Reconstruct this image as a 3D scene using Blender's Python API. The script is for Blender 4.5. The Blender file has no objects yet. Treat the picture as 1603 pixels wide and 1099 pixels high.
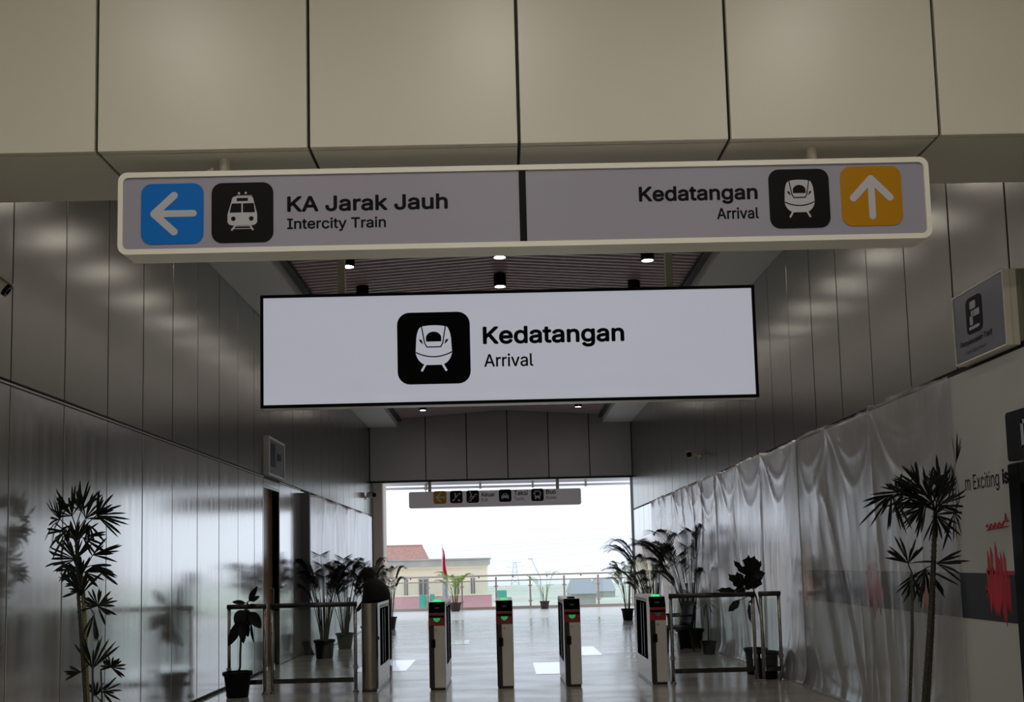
import bpy, math, random
from mathutils import Vector, Matrix, noise
random.seed(7)
scene = bpy.context.scene
C = scene.collection

# ------------------------------------------------------------------ camera
F, PX, PY = 1500.0, 801.5, 757.0          # focal length and principal point in pixels of a 1603 x 1099 frame
EYE = Vector((0.0, 0.0, 1.6))
_d = Vector((788.0 - PX, -(884.0 - PY), -F)).normalized()     # hall axis (+Y) seen from the camera
_a = Vector((-0.0237, 1.0, 0.0))
_u = (_a - _a.dot(_d) * _d).normalized()                       # world up seen from the camera
_x = _d.cross(_u).normalized()
ROT = Matrix((_x, _d, _u))
cam_data = bpy.data.cameras.new('camera')
cam_data.sensor_width = 36.0
cam_data.lens = F / 1603.0 * 36.0
cam_data.shift_y = (PY - 549.5) / 1603.0
cam_data.clip_end = 3000.0
cam = bpy.data.objects.new('camera', cam_data)
C.objects.link(cam)
cam.matrix_world = Matrix.Translation(EYE) @ ROT.to_4x4()
scene.camera = cam

# ------------------------------------------------------------------ sky, exposure
world = bpy.data.worlds.new('overcast_sky')
scene.world = world
world.use_nodes = True
bgn = world.node_tree.nodes['Background']
bgn.inputs[0].default_value = (0.79, 0.88, 1.0, 1)
bgn.inputs[1].default_value = 1.12
scene.view_settings.view_transform = 'Standard'
scene.view_settings.look = 'None'
scene.view_settings.gamma = 1.0
scene.view_settings.use_curve_mapping = False
scene.view_settings.exposure = 0.25
LAMP_HALL, LAMP_CONCOURSE, LIGHTBOX = 44.0, 150.0, 0.42

# ------------------------------------------------------------------ helpers
def ray(px, py):
    return ROT @ Vector((px - PX, -(py - PY), -F))
def at(px, py, Y):
    r = ray(px, py)
    return EYE + r * (Y / r.y)
def lin(h):
    h = h.lstrip('#')
    v = [int(h[i:i + 2], 16) / 255 for i in (0, 2, 4)]
    return tuple(c / 12.92 if c <= 0.04045 else ((c + 0.055) / 1.055) ** 2.4 for c in v) + (1,)

class MB:
    def __init__(s):
        s.v = []; s.f = []
    def add(s, vs, fs):
        n = len(s.v)
        s.v += [tuple(p) for p in vs]
        s.f += [tuple(i + n for i in f) for f in fs]
        return s
    def box(s, x0, x1, y0, y1, z0, z1, b=0.0):
        if b <= 0:
            vs = [(x, y, z) for x in (x0, x1) for y in (y0, y1) for z in (z0, z1)]
            return s.add(vs, [(0, 1, 3, 2), (4, 6, 7, 5), (0, 4, 5, 1), (2, 3, 7, 6), (0, 2, 6, 4), (1, 5, 7, 3)])
        vs = []
        for z, i in ((z0, b), (z0 + b, 0), (z1 - b, 0), (z1, b)):       # bevelled along every edge
            a0, a1, c0, c1 = x0 + i, x1 - i, y0 + i, y1 - i
            k = b if i == 0 else b * .5
            vs += [(a0 + k, c0, z), (a1 - k, c0, z), (a1, c0 + k, z), (a1, c1 - k, z), (a1 - k, c1, z), (a0 + k, c1, z), (a0, c1 - k, z), (a0, c0 + k, z)]
        fs = [tuple(range(7, -1, -1)), tuple(range(24, 32))]
        for r in range(3):
            for k in range(8):
                fs.append((r * 8 + k, r * 8 + (k + 1) % 8, r * 8 + 8 + (k + 1) % 8, r * 8 + 8 + k))
        return s.add(vs, fs)
    def tube(s, pts, rad, n=8, cap=True):
        pts = [Vector(p) for p in pts]
        if not isinstance(rad, (list, tuple)): rad = [rad] * len(pts)
        base = len(s.v); up0 = None
        for i, p in enumerate(pts):
            t = (pts[min(i + 1, len(pts) - 1)] - pts[max(i - 1, 0)]).normalized()
            if up0 is None:
                up0 = Vector((0, 0, 1)) if abs(t.z) < 0.9 else Vector((1, 0, 0))
            a = (up0 - t * up0.dot(t)).normalized(); b = t.cross(a); up0 = a
            for k in range(n):
                w = 2 * math.pi * k / n
                s.v.append(tuple(p + (a * math.cos(w) + b * math.sin(w)) * rad[i]))
        for i in range(len(pts) - 1):
            for k in range(n):
                s.f.append((base + i * n + k, base + i * n + (k + 1) % n, base + (i + 1) * n + (k + 1) % n, base + (i + 1) * n + k))
        if cap:
            s.f.append(tuple(base + k for k in range(n - 1, -1, -1)))
            s.f.append(tuple(base + (len(pts) - 1) * n + k for k in range(n)))
        return s
    def lathe(s, prof, n=20, o=(0, 0, 0), sx=1.0, sy=1.0):
        base = len(s.v)
        for r, z in prof:
            for k in range(n):
                w = 2 * math.pi * k / n
                s.v.append((o[0] + r * sx * math.cos(w), o[1] + r * sy * math.sin(w), o[2] + z))
        for i in range(len(prof) - 1):
            for k in range(n):
                s.f.append((base + i * n + k, base + i * n + (k + 1) % n, base + (i + 1) * n + (k + 1) % n, base + (i + 1) * n + k))
        s.f.append(tuple(base + k for k in range(n - 1, -1, -1)))
        s.f.append(tuple(base + (len(prof) - 1) * n + k for k in range(n)))
        return s
    def prism(s, pts, y0, y1):
        """polygon given in (x, z), counter-clockwise seen from -Y, between y0 (front) and y1 (back)"""
        n = len(pts)
        vs = [(p[0], y0, p[1]) for p in pts] + [(p[0], y1, p[1]) for p in pts]
        fs = [tuple(range(n)), tuple(range(2 * n - 1, n - 1, -1))]
        for k in range(n):
            fs.append((k, n + k, n + (k + 1) % n, (k + 1) % n))
        return s.add(vs, fs)
    def keep_x(s, ox, lo, hi, soft=0.10):
        """bend what would poke through a wall back in front of it (ox: world x of the local origin)"""
        for i, (x, y, z) in enumerate(s.v):
            w = x + ox
            if w > hi - soft: w = hi - soft * math.exp(-(w - hi + soft) / 0.35)
            if w < lo + soft: w = lo + soft * math.exp((w - lo - soft) / 0.35)
            s.v[i] = (w - ox, y, z)
        return s
    def mesh(s, name, mat, smooth=False):
        me = bpy.data.meshes.new(name)
        me.from_pydata(s.v, [], s.f)
        me.update()
        if mat: me.materials.append(mat)
        if smooth:
            me.polygons.foreach_set('use_smooth', [True] * len(me.polygons))
        return me
    def build(s, name, mat, parent=None, smooth=False, loc=None):
        return link(name, s.mesh(name, mat, smooth), parent, loc)

def link(name, me, parent=None, loc=None):
    o = bpy.data.objects.new(name, me)
    C.objects.link(o)
    if parent: o.parent = parent
    if loc is not None: o.location = loc
    return o
def tag(o, label=None, cat=None, group=None, kind=None):
    if label: o['label'] = label
    if cat: o['category'] = cat
    if group: o['group'] = group
    if kind: o['kind'] = kind
    return o
def thing(name, label, cat, loc=(0, 0, 0), rz=0.0, group=None):
    o = bpy.data.objects.new(name, None)
    C.objects.link(o)
    o.empty_display_size = 0.1
    o.location = loc
    o.rotation_euler = (0, 0, rz)
    return tag(o, label, cat, group)
def struct(name, mb, mat, label, parent=None):
    o = mb.build(name, mat, parent)
    return tag(o, label, None, None, 'structure')
def copy_tree(o, parent=None):
    c = o.copy(); C.objects.link(c); c.parent = parent
    for ch in list(o.children): copy_tree(ch, c)
    return c
def smooth_auto(o, ang=40):
    o.data.polygons.foreach_set('use_smooth', [True] * len(o.data.polygons))
    try: o.data.set_sharp_from_angle(angle=math.radians(ang))
    except Exception: pass
    return o

# ------------------------------------------------------------------ materials
def mat(name, col, rough=0.5, metal=0.0, spec=0.5, emit=None, es=0.0, coat=0.0, noise_s=None, noise_amt=0.12, nscale=(1, 1, 1), bump=0.0, rough_var=0.0, aniso=0.0):
    m = bpy.data.materials.new(name); m.use_nodes = True
    nt = m.node_tree; b = nt.nodes['Principled BSDF']
    c = lin(col) if isinstance(col, str) else tuple(col) + (1,)
    b.inputs['Base Color'].default_value = c
    b.inputs['Roughness'].default_value = rough
    b.inputs['Metallic'].default_value = metal
    b.inputs['Specular IOR Level'].default_value = spec
    b.inputs['Coat Weight'].default_value = coat
    b.inputs['Coat Roughness'].default_value = 0.05
    if emit:
        b.inputs['Emission Color'].default_value = lin(emit) if isinstance(emit, str) else tuple(emit) + (1,)
        b.inputs['Emission Strength'].default_value = es
    if noise_s:
        tc = nt.nodes.new('ShaderNodeTexCoord'); mp = nt.nodes.new('ShaderNodeMapping')
        mp.inputs['Scale'].default_value = nscale
        nz = nt.nodes.new('ShaderNodeTexNoise'); nz.inputs['Scale'].default_value = noise_s; nz.inputs['Detail'].default_value = 4
        nt.links.new(tc.outputs['Object'], mp.inputs['Vector']); nt.links.new(mp.outputs[0], nz.inputs['Vector'])
        rp = nt.nodes.new('ShaderNodeMapRange')
        rp.inputs[1].default_value = 0.25; rp.inputs[2].default_value = 0.75
        rp.inputs[3].default_value = 1 - noise_amt; rp.inputs[4].default_value = 1 + noise_amt
        nt.links.new(nz.outputs[0], rp.inputs[0])
        mx = nt.nodes.new('ShaderNodeVectorMath'); mx.operation = 'SCALE'
        mx.inputs[0].default_value = c[:3]
        nt.links.new(rp.outputs[0], mx.inputs['Scale'])
        nt.links.new(mx.outputs[0], b.inputs['Base Color'])
        if bump:
            bp = nt.nodes.new('ShaderNodeBump'); bp.inputs['Strength'].default_value = bump; bp.inputs['Distance'].default_value = 0.02
            nt.links.new(nz.outputs[0], bp.inputs['Height']); nt.links.new(bp.outputs[0], b.inputs['Normal'])
        if rough_var:
            r2 = nt.nodes.new('ShaderNodeMapRange')
            r2.inputs[1].default_value = 0.3; r2.inputs[2].default_value = 0.7
            r2.inputs[3].default_value = max(0.02, rough - rough_var); r2.inputs[4].default_value = rough + rough_var
            nt.links.new(nz.outputs[0], r2.inputs[0]); nt.links.new(r2.outputs[0], b.inputs['Roughness'])
    return m

def film_mat(name, col, solid, rough, spec=0.6, metal=0.0):
    """milky plastic film: part see-through, part white and glossy"""
    m = bpy.data.materials.new(name); m.use_nodes = True
    nt = m.node_tree; b = nt.nodes['Principled BSDF']; out = nt.nodes['Material Output']
    b.inputs['Base Color'].default_value = lin(col); b.inputs['Roughness'].default_value = rough
    b.inputs['Specular IOR Level'].default_value = spec; b.inputs['Metallic'].default_value = metal
    tr = nt.nodes.new('ShaderNodeBsdfTransparent'); mx = nt.nodes.new('ShaderNodeMixShader')
    tc = nt.nodes.new('ShaderNodeTexCoord'); nz = nt.nodes.new('ShaderNodeTexNoise'); nz.inputs['Scale'].default_value = 1.3; nz.inputs['Detail'].default_value = 5
    mp = nt.nodes.new('ShaderNodeMapping'); mp.inputs['Scale'].default_value = (1, 2.2, 0.5)
    nt.links.new(tc.outputs['Object'], mp.inputs[0]); nt.links.new(mp.outputs[0], nz.inputs['Vector'])
    rp = nt.nodes.new('ShaderNodeMapRange'); rp.inputs[1].default_value = 0.3; rp.inputs[2].default_value = 0.7
    rp.inputs[3].default_value = solid - 0.12; rp.inputs[4].default_value = min(1, solid + 0.12)
    nt.links.new(nz.outputs[0], rp.inputs[0]); nt.links.new(rp.outputs[0], mx.inputs[0])
    nt.links.new(tr.outputs[0], mx.inputs[1]); nt.links.new(b.outputs[0], mx.inputs[2]); nt.links.new(mx.outputs[0], out.inputs[0])
    return m

def glass_mat(name, tint, gloss=0.12):
    m = bpy.data.materials.new(name); m.use_nodes = True
    nt = m.node_tree; out = nt.nodes['Material Output']
    nt.nodes.remove(nt.nodes['Principled BSDF'])
    tr = nt.nodes.new('ShaderNodeBsdfTransparent'); tr.inputs[0].default_value = lin(tint)
    gl = nt.nodes.new('ShaderNodeBsdfGlossy'); gl.inputs['Roughness'].default_value = 0.02; gl.inputs[0].default_value = (0.9, 0.95, 0.93, 1)
    fr = nt.nodes.new('ShaderNodeFresnel'); fr.inputs[0].default_value = 1.45
    mx = nt.nodes.new('ShaderNodeMixShader')
    nt.links.new(fr.outputs[0], mx.inputs[0]); nt.links.new(tr.outputs[0], mx.inputs[1]); nt.links.new(gl.outputs[0], mx.inputs[2])
    nt.links.new(mx.outputs[0], out.inputs[0])
    return m

M = {}
M['cladding'] = mat('beige_cladding', '#c9c5b6', 0.38, noise_s=1.2, noise_amt=0.03)
M['lintel'] = mat('grey_cladding', '#a9a8a8', 0.42, noise_s=1.2, noise_amt=0.03)
M['wallupper'] = mat('darkened_metal_panel', '#95938a', 0.24, metal=1.0, noise_s=2.2, noise_amt=0.03, nscale=(5, 5, 0.2))  # copy of the lower panels, colour darkened to offset the lamp light
M['wallpanel'] = mat('satin_metal_panel', '#e2e1df', 0.14, metal=0.82, noise_s=2.2, noise_amt=0.03, nscale=(5, 5, 0.2), bump=0.0012, rough_var=0.03)
M['joint'] = mat('dark_joint', '#16160f', 0.7)
M['soffit'] = mat('white_soffit', '#e6e4e6', 0.4)
M['plenum'] = mat('dark_plenum', '#131013', 0.8)
M['slat'] = mat('brown_slat', '#d2bcc4', 0.4, metal=0.0)
M['slat_edge'] = mat('dark_edge_trim', '#2c2a30', 0.5)
M['floor'] = mat('polished_grey_floor', '#b0aea7', 0.17, noise_s=0.9, noise_amt=0.10, nscale=(1, 2.2, 1), bump=0.03, rough_var=0.06)
M['terrace'] = mat('pale_terrace_tile', '#d8d3cd', 0.3, noise_s=1.5, noise_amt=0.06)
M['alu'] = mat('aluminium_trim', '#d0d0cc', 0.25, metal=0.9)
M['steel'] = mat('stainless_steel', '#a7a19a', 0.2, metal=1.0)
M['rail_dark'] = mat('dark_steel_tube', '#4b4a4b', 0.25, metal=0.9)
M['frame_white'] = mat('white_sign_frame', '#e6e2d6', 0.35)
M['face_grey'] = mat('sign_face_unlit', '#9693a2', 0.35, spec=0.3)
M['face_far'] = mat('sign_face_far', '#f6f2fc', 0.4)
M['face_lit'] = mat('sign_face_lit', '#c4c6d0', 0.12, emit='#c9cddb', es=LIGHTBOX)
M['print_lit'] = mat('white_print_lit', '#c4c6d0', 0.3, emit='#c9cddb', es=LIGHTBOX)
M['ink'] = mat('black_print', '#050508', 0.5, spec=0.12)
M['ink_text'] = mat('black_lettering', '#0c0c12', 0.6, spec=0.1)
M['print_white'] = mat('white_print', '#b4b3ba', 0.5, spec=0.2)
M['print_blue'] = mat('blue_print', '#126cc2', 0.5, spec=0.1)
M['print_yellow'] = mat('amber_print', '#ab780f', 0.5, spec=0.1)
M['black_metal'] = mat('black_metal', '#070708', 0.45, spec=0.15)
M['hanger'] = mat('olive_hanger', '#74745c', 0.5)
M['hanger_white'] = mat('white_hanger', '#d9d2c6', 0.45)
M['bulb'] = mat('warm_lamp_disc', '#fff3e2', 0.5, emit=(1.0, 0.93, 0.86), es=LAMP_HALL)
M['bulb_concourse'] = mat('warm_concourse_disc', '#fff0d8', 0.5, emit=(1.0, 0.94, 0.84), es=LAMP_CONCOURSE)
M['gate_white'] = mat('gate_white_paint', '#efece6', 0.3)
M['gate_panel'] = mat('gate_front_panel', '#ece8e2', 0.35)
M['gate_dark'] = mat('gate_dark_strip', '#2a2321', 0.3)
M['gate_red'] = mat('gate_red_panel', '#a3282a', 0.35)
M['gate_window'] = mat('gate_dark_window', '#08080f', 0.6, spec=0.0)
M['green_led'] = mat('green_indicator', '#18c860', 0.4, emit=(0.02, 0.75, 0.22), es=0.9)
M['green_pad'] = mat('green_reader_pad', '#2fa861', 0.4, emit=(0.03, 0.5, 0.17), es=0.35)
M['grey_pad'] = mat('grey_reader_pad', '#6c7480', 0.3)
M['glass'] = glass_mat('clear_glass', '#f4f8f6')
M['glass_terrace'] = glass_mat('terrace_glass', '#f4f7f5')
M['pot_black'] = mat('black_plastic_pot', '#060606', 0.5, spec=0.2)
M['screen_dark'] = mat('dark_glass_screen', '#0d0d12', 0.12)
M['pot_green'] = mat('dark_green_pot', '#1c3a30', 0.4)
M['pot_brown'] = mat('brown_pot', '#3c2a28', 0.5)
M['soil'] = mat('dark_soil', '#1b1511', 0.95)
M['leaf_dark'] = mat('silhouette_palm_leaf', '#0d120c', 0.5, spec=0.25, noise_s=6, noise_amt=0.3)  # palm leaf as a backlit silhouette, shade put into the colour
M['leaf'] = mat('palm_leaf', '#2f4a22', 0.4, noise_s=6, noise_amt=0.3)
M['leaf_lit'] = mat('sunlit_palm_leaf', '#8fa83a', 0.45, noise_s=6, noise_amt=0.25)  # sunlit copy of the palm leaf, light put into the colour
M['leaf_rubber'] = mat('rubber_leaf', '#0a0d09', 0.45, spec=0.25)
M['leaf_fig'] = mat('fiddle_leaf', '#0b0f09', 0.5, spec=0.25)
M['cane'] = mat('palm_cane', '#2b2a1c', 0.6, noise_s=20, noise_amt=0.4)
M['cane_green'] = mat('green_cane', '#77734a', 0.5, noise_s=14, noise_amt=0.3, nscale=(1, 1, 0.3))
M['film'] = film_mat('milky_plastic_film', '#f4f4f7', 0.76, 0.26, 1.0, 0.5)
M['film_clear'] = film_mat('clear_plastic_film', '#dcdcde', 0.25, 0.2, 1.0, 0.45)
M['film_left'] = film_mat('white_plastic_film', '#f8f7fb', 0.88, 0.3, 0.8, 0.4)
M['board'] = mat('white_hoarding_board', '#c4c4bf', 0.5, noise_s=0.8, noise_amt=0.05)
M['band'] = mat('black_print_band', '#0b090d', 0.5, noise_s=3, noise_amt=0.4)
M['red_paint'] = mat('red_paint_stroke', '#c01f30', 0.5, noise_s=5, noise_amt=0.35, nscale=(1, 1, 0.2))
M['red_ink'] = mat('red_lettering', '#b8203a', 0.5)
M['hoard_end'] = mat('grey_hoarding_end', '#55535a', 0.5)
M['door_brown'] = mat('brown_door_leaf', '#86694e', 0.25, noise_s=1.2, noise_amt=0.4, nscale=(1, 1, 0.6))
M['cctv'] = mat('white_camera_shell', '#cfc8ba', 0.4)
M['cream'] = mat('cream_wall', '#f6ecd6', 0.8, noise_s=0.6, noise_amt=0.04)
M['beige'] = mat('beige_column', '#dcccbb', 0.6)
M['tile_roof'] = mat('red_tile_roof', '#b88a7c', 0.8, noise_s=3.0, noise_amt=0.25, nscale=(3, 0.6, 1))
M['concrete'] = mat('weathered_concrete', '#b3b3ac', 0.85, noise_s=0.7, noise_amt=0.12)
M['pink'] = mat('pink_wall', '#e0a4ae', 0.8)
M['teal'] = mat('teal_surface', '#4fae9a', 0.5)
M['house_window'] = mat('grey_window', '#77777a', 0.3)
M['grass'] = mat('hazed_field', '#dfe2d4', 0.95, noise_s=0.05, noise_amt=0.15)  # field green paled, haze put into the colour
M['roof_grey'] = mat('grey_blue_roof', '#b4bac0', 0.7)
M['haze_metal'] = mat('hazed_steel', '#cfd4de', 0.8)  # steel paled, distance haze put into the colour
M['rail_beige'] = mat('beige_rail_post', '#b8a79b', 0.4, metal=0.2)
M['flag_red'] = mat('red_flag_cloth', '#e0245a', 0.8)
M['flag_white'] = mat('white_flag_cloth', '#ece4e8', 0.8)
M['robe'] = mat('black_cloth', '#070708', 0.85)
M['skin'] = mat('skin', '#8a6048', 0.6)
M['chair'] = mat('black_chair_plastic', '#0b0b0c', 0.5)
M['white_patch'] = mat('glossy_white_patch', '#f4f5fa', 0.10, metal=0.7)  # thin floor patches, whiter and glossier than the floor around them
M['eave'] = mat('white_eave_metal', '#e6dde2', 0.4)
M['screen_grey'] = mat('smoked_sign_face', '#6f717a', 0.2)

# ================================================================== THE SETTING
W = 3.84                    # half width of the hall
YB0, YB1 = 5.455, 6.2      # bulkhead over the entrance
YL = 27.9                   # far bulkhead
ZS = 5.7                    # soffit
ZR = 3.12                   # horizontal joint of the side walls

fl = struct('floor', MB().box(-4.4, 4.4, -9.2, 28.6, -0.3, 0.0), M['floor'], 'polished dark grey floor of the arrivals hall')
struct('floor_terrace', MB().box(-13, 13, 28.6, 36.2, -0.3, -0.004), M['terrace'], 'pale tiled terrace floor outside the far opening')
# side walls: dark backing with proud metal panels
wl = struct('wall_left', MB().box(-4.3, -W - 0.012, -9.2, 15.43, 0, 6.9).box(-4.3, -W - 0.012, 16.53, 28.6, 0, 6.9)
            .box(-4.3, -W - 0.012, 15.43, 16.53, 2.97, 6.9), M['joint'], 'left wall of tall satin metal panels')
wr = struct('wall_right', MB().box(W + 0.012, 4.3, -9.2, 28.6, 0, 6.9), M['joint'], 'right wall of tall satin metal panels')
wb = struct('wall_back', MB().box(-4.3, 4.3, -9.4, -9.2, 0, 6.9), M['cladding'], 'plain wall at the back of the concourse')

prnd = random.Random(5)
def wall_panels(parent, side, edges, z0, z1, m=None):
    cache = {}
    for a, b in edges:
        w = round(b - a, 4); key = w
        if key not in cache:
            g = 0.008
            mb = MB()
            if side < 0: mb.box(-0.02, 0.0, g, w - g, 0.006, z1 - z0 - 0.006, 0.003)
            else: mb.box(0.0, 0.02, g, w - g, 0.006, z1 - z0 - 0.006, 0.003)
            cache[key] = mb.mesh('panel', m or M['wallpanel'])
        pn = link('panel', cache[key], parent, (side * W, a, z0))
        pn.rotation_euler = (0, 0, prnd.uniform(-.0016, .0016))       # no two panels hang quite true
def joints(first, step, lo, hi):
    ys = []
    k = math.ceil((lo - first) / step)
    while first + k * step <= hi + 1e-6:
        ys.append(first + k * step); k += 1
    return ys
jl = joints(7.48, 0.924, -9.0, 27.8) + [27.9]
up = [(a, b) for a, b in zip(jl[:-1], jl[1:]) if b - a > 0.1]
wall_panels(wl, -1, up, ZR + 0.012, ZS - 0.004, M['wallupper'])
lowL = [(a, b) for a, b in up if b <= 15.0]
lowL.append((lowL[-1][1], 15.43))
wall_panels(wl, -1, lowL, 0.0, ZR - 0.02)
pe = [16.53] + [16.53 + 0.93 * k for k in range(1, 12)] + [27.9]
wall_panels(wl, -1, list(zip(pe[:-1], pe[1:])), 0.0, ZR - 0.02)
wall_panels(wl, -1, [(15.43, 16.53)], 2.97, ZR - 0.02)
jr = joints(6.98, 0.903, -9.0, 27.8) + [27.9]
upr = [(a, b) for a, b in zip(jr[:-1], jr[1:]) if b - a > 0.1]
wall_panels(wr, 1, upr, ZR + 0.012, ZS - 0.004, M['wallupper'])
wall_panels(wr, 1, upr, 0.0, ZR - 0.02)
tag(MB().box(-W, -W + 0.006, -9, 15.43, ZR - 0.019, ZR - 0.004).build('trim_1', M['alu']), 'thin bright metal strip along the horizontal joint of the left wall', None, None, 'structure')
tag(MB().box(-W, -W + 0.006, 16.53, 18.26, ZR - 0.019, ZR - 0.004).build('trim_2', M['alu']), 'short bright metal strip on the left wall past the doorway', None, None, 'structure')
tag(MB().box(-W, -W + 0.02, -9, 15.43, 0, 0.03).build('baseboard_left', M['joint']), 'thin dark skirting along the left wall', None, None, 'structure')

# bulkhead over the entrance: face panels and underside panels on a dark core
bk = struct('wall_bulkhead', MB().box(-W, W, YB0 + 0.03, YB1 - 0.03, 4.09, 6.9), M['joint'], 'beige panelled bulkhead above the entrance sign')
jb = [-W, -3.577, -2.331, -1.087, 0.152, 1.397, 2.645, W]
for a, b in zip(jb[:-1], jb[1:]):
    if b - a < 0.12: continue
    g = 0.0095
    MB().box(a + g, b - g, YB0, YB0 + 0.04, 4.07, 6.85, 0.003).build('face_panel', M['cladding'], bk)
    MB().box(a + g, b - g, YB0 + 0.052, YB1, 4.07, 4.10, 0.003).build('underside_panel', M['cladding'], bk)
    MB().box(a + g, b - g, YB1 - 0.04, YB1, 4.102, 5.7, 0.003).build('rear_panel', M['cladding'], bk)
# far bulkhead
lk = struct('wall_far_bulkhead', MB().box(-W, W, YL + 0.03, YL + 0.6, 4.11, 6.9), M['joint'], 'grey panelled bulkhead above the far opening')
jf = [-W, -2.2, -1.0, 0.2, 1.4, 2.6, W]
for a, b in zip(jf[:-1], jf[1:]):
    g = 0.014
    MB().box(a + g, b - g, YL, YL + 0.04, 4.12, 6.35, 0.004).build('face_panel', M['lintel'], lk)
    MB().box(a + g, b - g, YL + 0.045, YL + 0.6, 4.09, 4.12, 0.004).build('underside_panel', M['lintel'], lk)
MB().box(-W, W, YL - 0.01, YL + 0.02, 4.06, 4.1).build('bottom_edge', M['black_metal'], lk)

# ceiling: side soffits, pitched slatted middle, plain concourse ceiling
cl = struct('ceiling', MB().box(-4.3, 4.3, YB1 - 0.2, 28.6, 6.62, 6.9), M['plenum'], 'ceiling of the arrivals hall')
XS = 3.04
for s, nm in ((-1, 'soffit'), (1, 'soffit')):
    MB().box(min(s * XS, s * (W + .05)), max(s * XS, s * (W + .05)), YB1, YL + 0.05, ZS, 6.0).build('soffit', M['soffit'], cl)
    MB().box(min(s * XS, s * (XS - .14)), max(s * XS, s * (XS - .14)), YB1, YL, 5.86, 5.9).build('edge_trim', M['slat_edge'], cl)
    MB().box(min(s * XS, s * (XS - .03)), max(s * XS, s * (XS - .03)), YB1, YL, 5.7, 6.6).build('edge_upstand', M['soffit'], cl)
zt, rise, xe = 5.93, 0.19, XS - 0.14
mb = MB()
hw = 0.0275
vs = []
for x, z in ((-xe, zt), (0, zt + rise), (xe, zt)):
    vs += [(x, -hw, z), (x, hw, z), (x, hw, z + 0.09), (x, -hw, z + 0.09)]
fs = []
for r in range(2):
    for k in range(4):
        fs.append((r * 4 + k, r * 4 + (k + 1) % 4, r * 4 + 4 + (k + 1) % 4, r * 4 + 4 + k))
fs += [(3, 2, 1, 0), (8, 9, 10, 11)]
slat_me = mb.add(vs, fs).mesh('slat', M['slat'])
y = YB1 + 0.08
while y < YL - 0.05:
    link('slat', slat_me, cl, (0, y, 0)); y += 0.146
cc = struct('ceiling_concourse', MB().box(-4.3, 4.3, -9.4, YB0 + 0.1, 6.2, 6.5), M['soffit'], 'plain pale ceiling of the concourse before the bulkhead')

# downlights: black cylinders under the slats
def downlight(label, x, y, zb, bulb, group=None, r=0.095, h=0.2):
    t = thing('downlight', label, 'ceiling lamp', (x, y, zb), 0, group)
    mb = MB().lathe([(r, 0), (r, h), (r - .004, h), ], 20)
    # open can: outer shell, inner recess, lamp disc
    m2 = MB()
    n = 20
    prof = [(r - 0.012, 0.03), (r - 0.012, 0.0), (r, 0.0), (r, h)]
    base = 0
    for rr, z in prof:
        for k in range(n):
            w = 2 * math.pi * k / n
            m2.v.append((rr * math.cos(w), rr * math.sin(w), z))
    for i in range(3):
        for k in range(n):
            m2.f.append((i * n + k, (i + 1) * n + k, (i + 1) * n + (k + 1) % n, i * n + (k + 1) % n))
    m2.f.append(tuple(3 * n + k for k in range(n)))
    smooth_auto(m2.build('can', M['black_metal'], t))
    MB().lathe([(r - 0.012, 0.012), (r - 0.012, 0.02)], n).build('lamp_disc', bulb, t)
    MB().tube([(0, 0, h), (0, 0, h + 0.25)], 0.012, 6).build('stem', M['black_metal'], t)
    return t
seen = {(0, 4): 'upper one in the middle just under the entrance sign', (0, 5): 'lower one in the middle just above the lit arrival sign',
        (-2.1, 4): 'beside the left olive hanger of the lit arrival sign', (2.1, 4): 'beside the right olive hanger of the lit arrival sign',
        (-2.1, 5): 'its dark back peeping over the lit sign near the left hanger', (2.1, 5): 'its dark back peeping over the lit sign near the right hanger',
        (-2.1, 13): 'left of two seen below the lit arrival sign', (2.1, 13): 'right of two seen below the lit arrival sign'}
for x, y0 in ((-2.1, 7.648), (0, 7.47), (2.1, 7.648)):
    for k in range(14):
        y = y0 + 1.408 * k
        if x == 0 and k == 13: continue
        lab = 'black cylinder ceiling lamp, ' + seen[(x, k)] if (x, k) in seen else 'black cylinder ceiling lamp in a stretch of slats hidden by the signs'
        downlight(lab, x + (0.05 if x >= 0 else 0), y, 5.85 if x else 5.88, M['bulb'], None if (x, k) in seen else 'hall downlights hidden by the signs')
for x in (-2.5, 0, 2.5):
    for y in (-6.5, -3.2, 0.1, 3.2):
        downlight('warm ceiling lamp of the concourse before the bulkhead', x, y, 6.0, M['bulb_concourse'], 'concourse ceiling lamps', 0.14)

# doorway on the left wall
d1 = thing('door_1', 'dark doorway with a brown door leaf in the left wall', None, (-W, 15.43, 0))
d1['kind'] = 'structure'
MB().box(-0.16, -0.12, 0.0, 1.10, 0, 2.97).build('door_leaf', M['door_brown'], d1)
MB().box(-0.40, 0.004, -0.03, 0.0, 0, 2.97).box(-0.40, 0.004, 1.10, 1.13, 0, 2.97).box(-0.40, 0.004, 0.0, 1.10, 2.94, 2.97).build('door_frame', M['alu'], d1)
MB().tube([(-0.12, 1.0, 1.0), (-0.08, 1.0, 1.0), (-0.08, 1.0, 1.3), (-0.12, 1.0, 1.3)], 0.012).build('handle', M['steel'], d1)
# beige column outside the far opening, on the left
tag(MB().box(-4.35, -3.56, 28.7, 29.5, 0, 6.5, 0.03).build('trim_3', M['beige']), 'beige column at the left edge of the far opening', None, None, 'structure')

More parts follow.
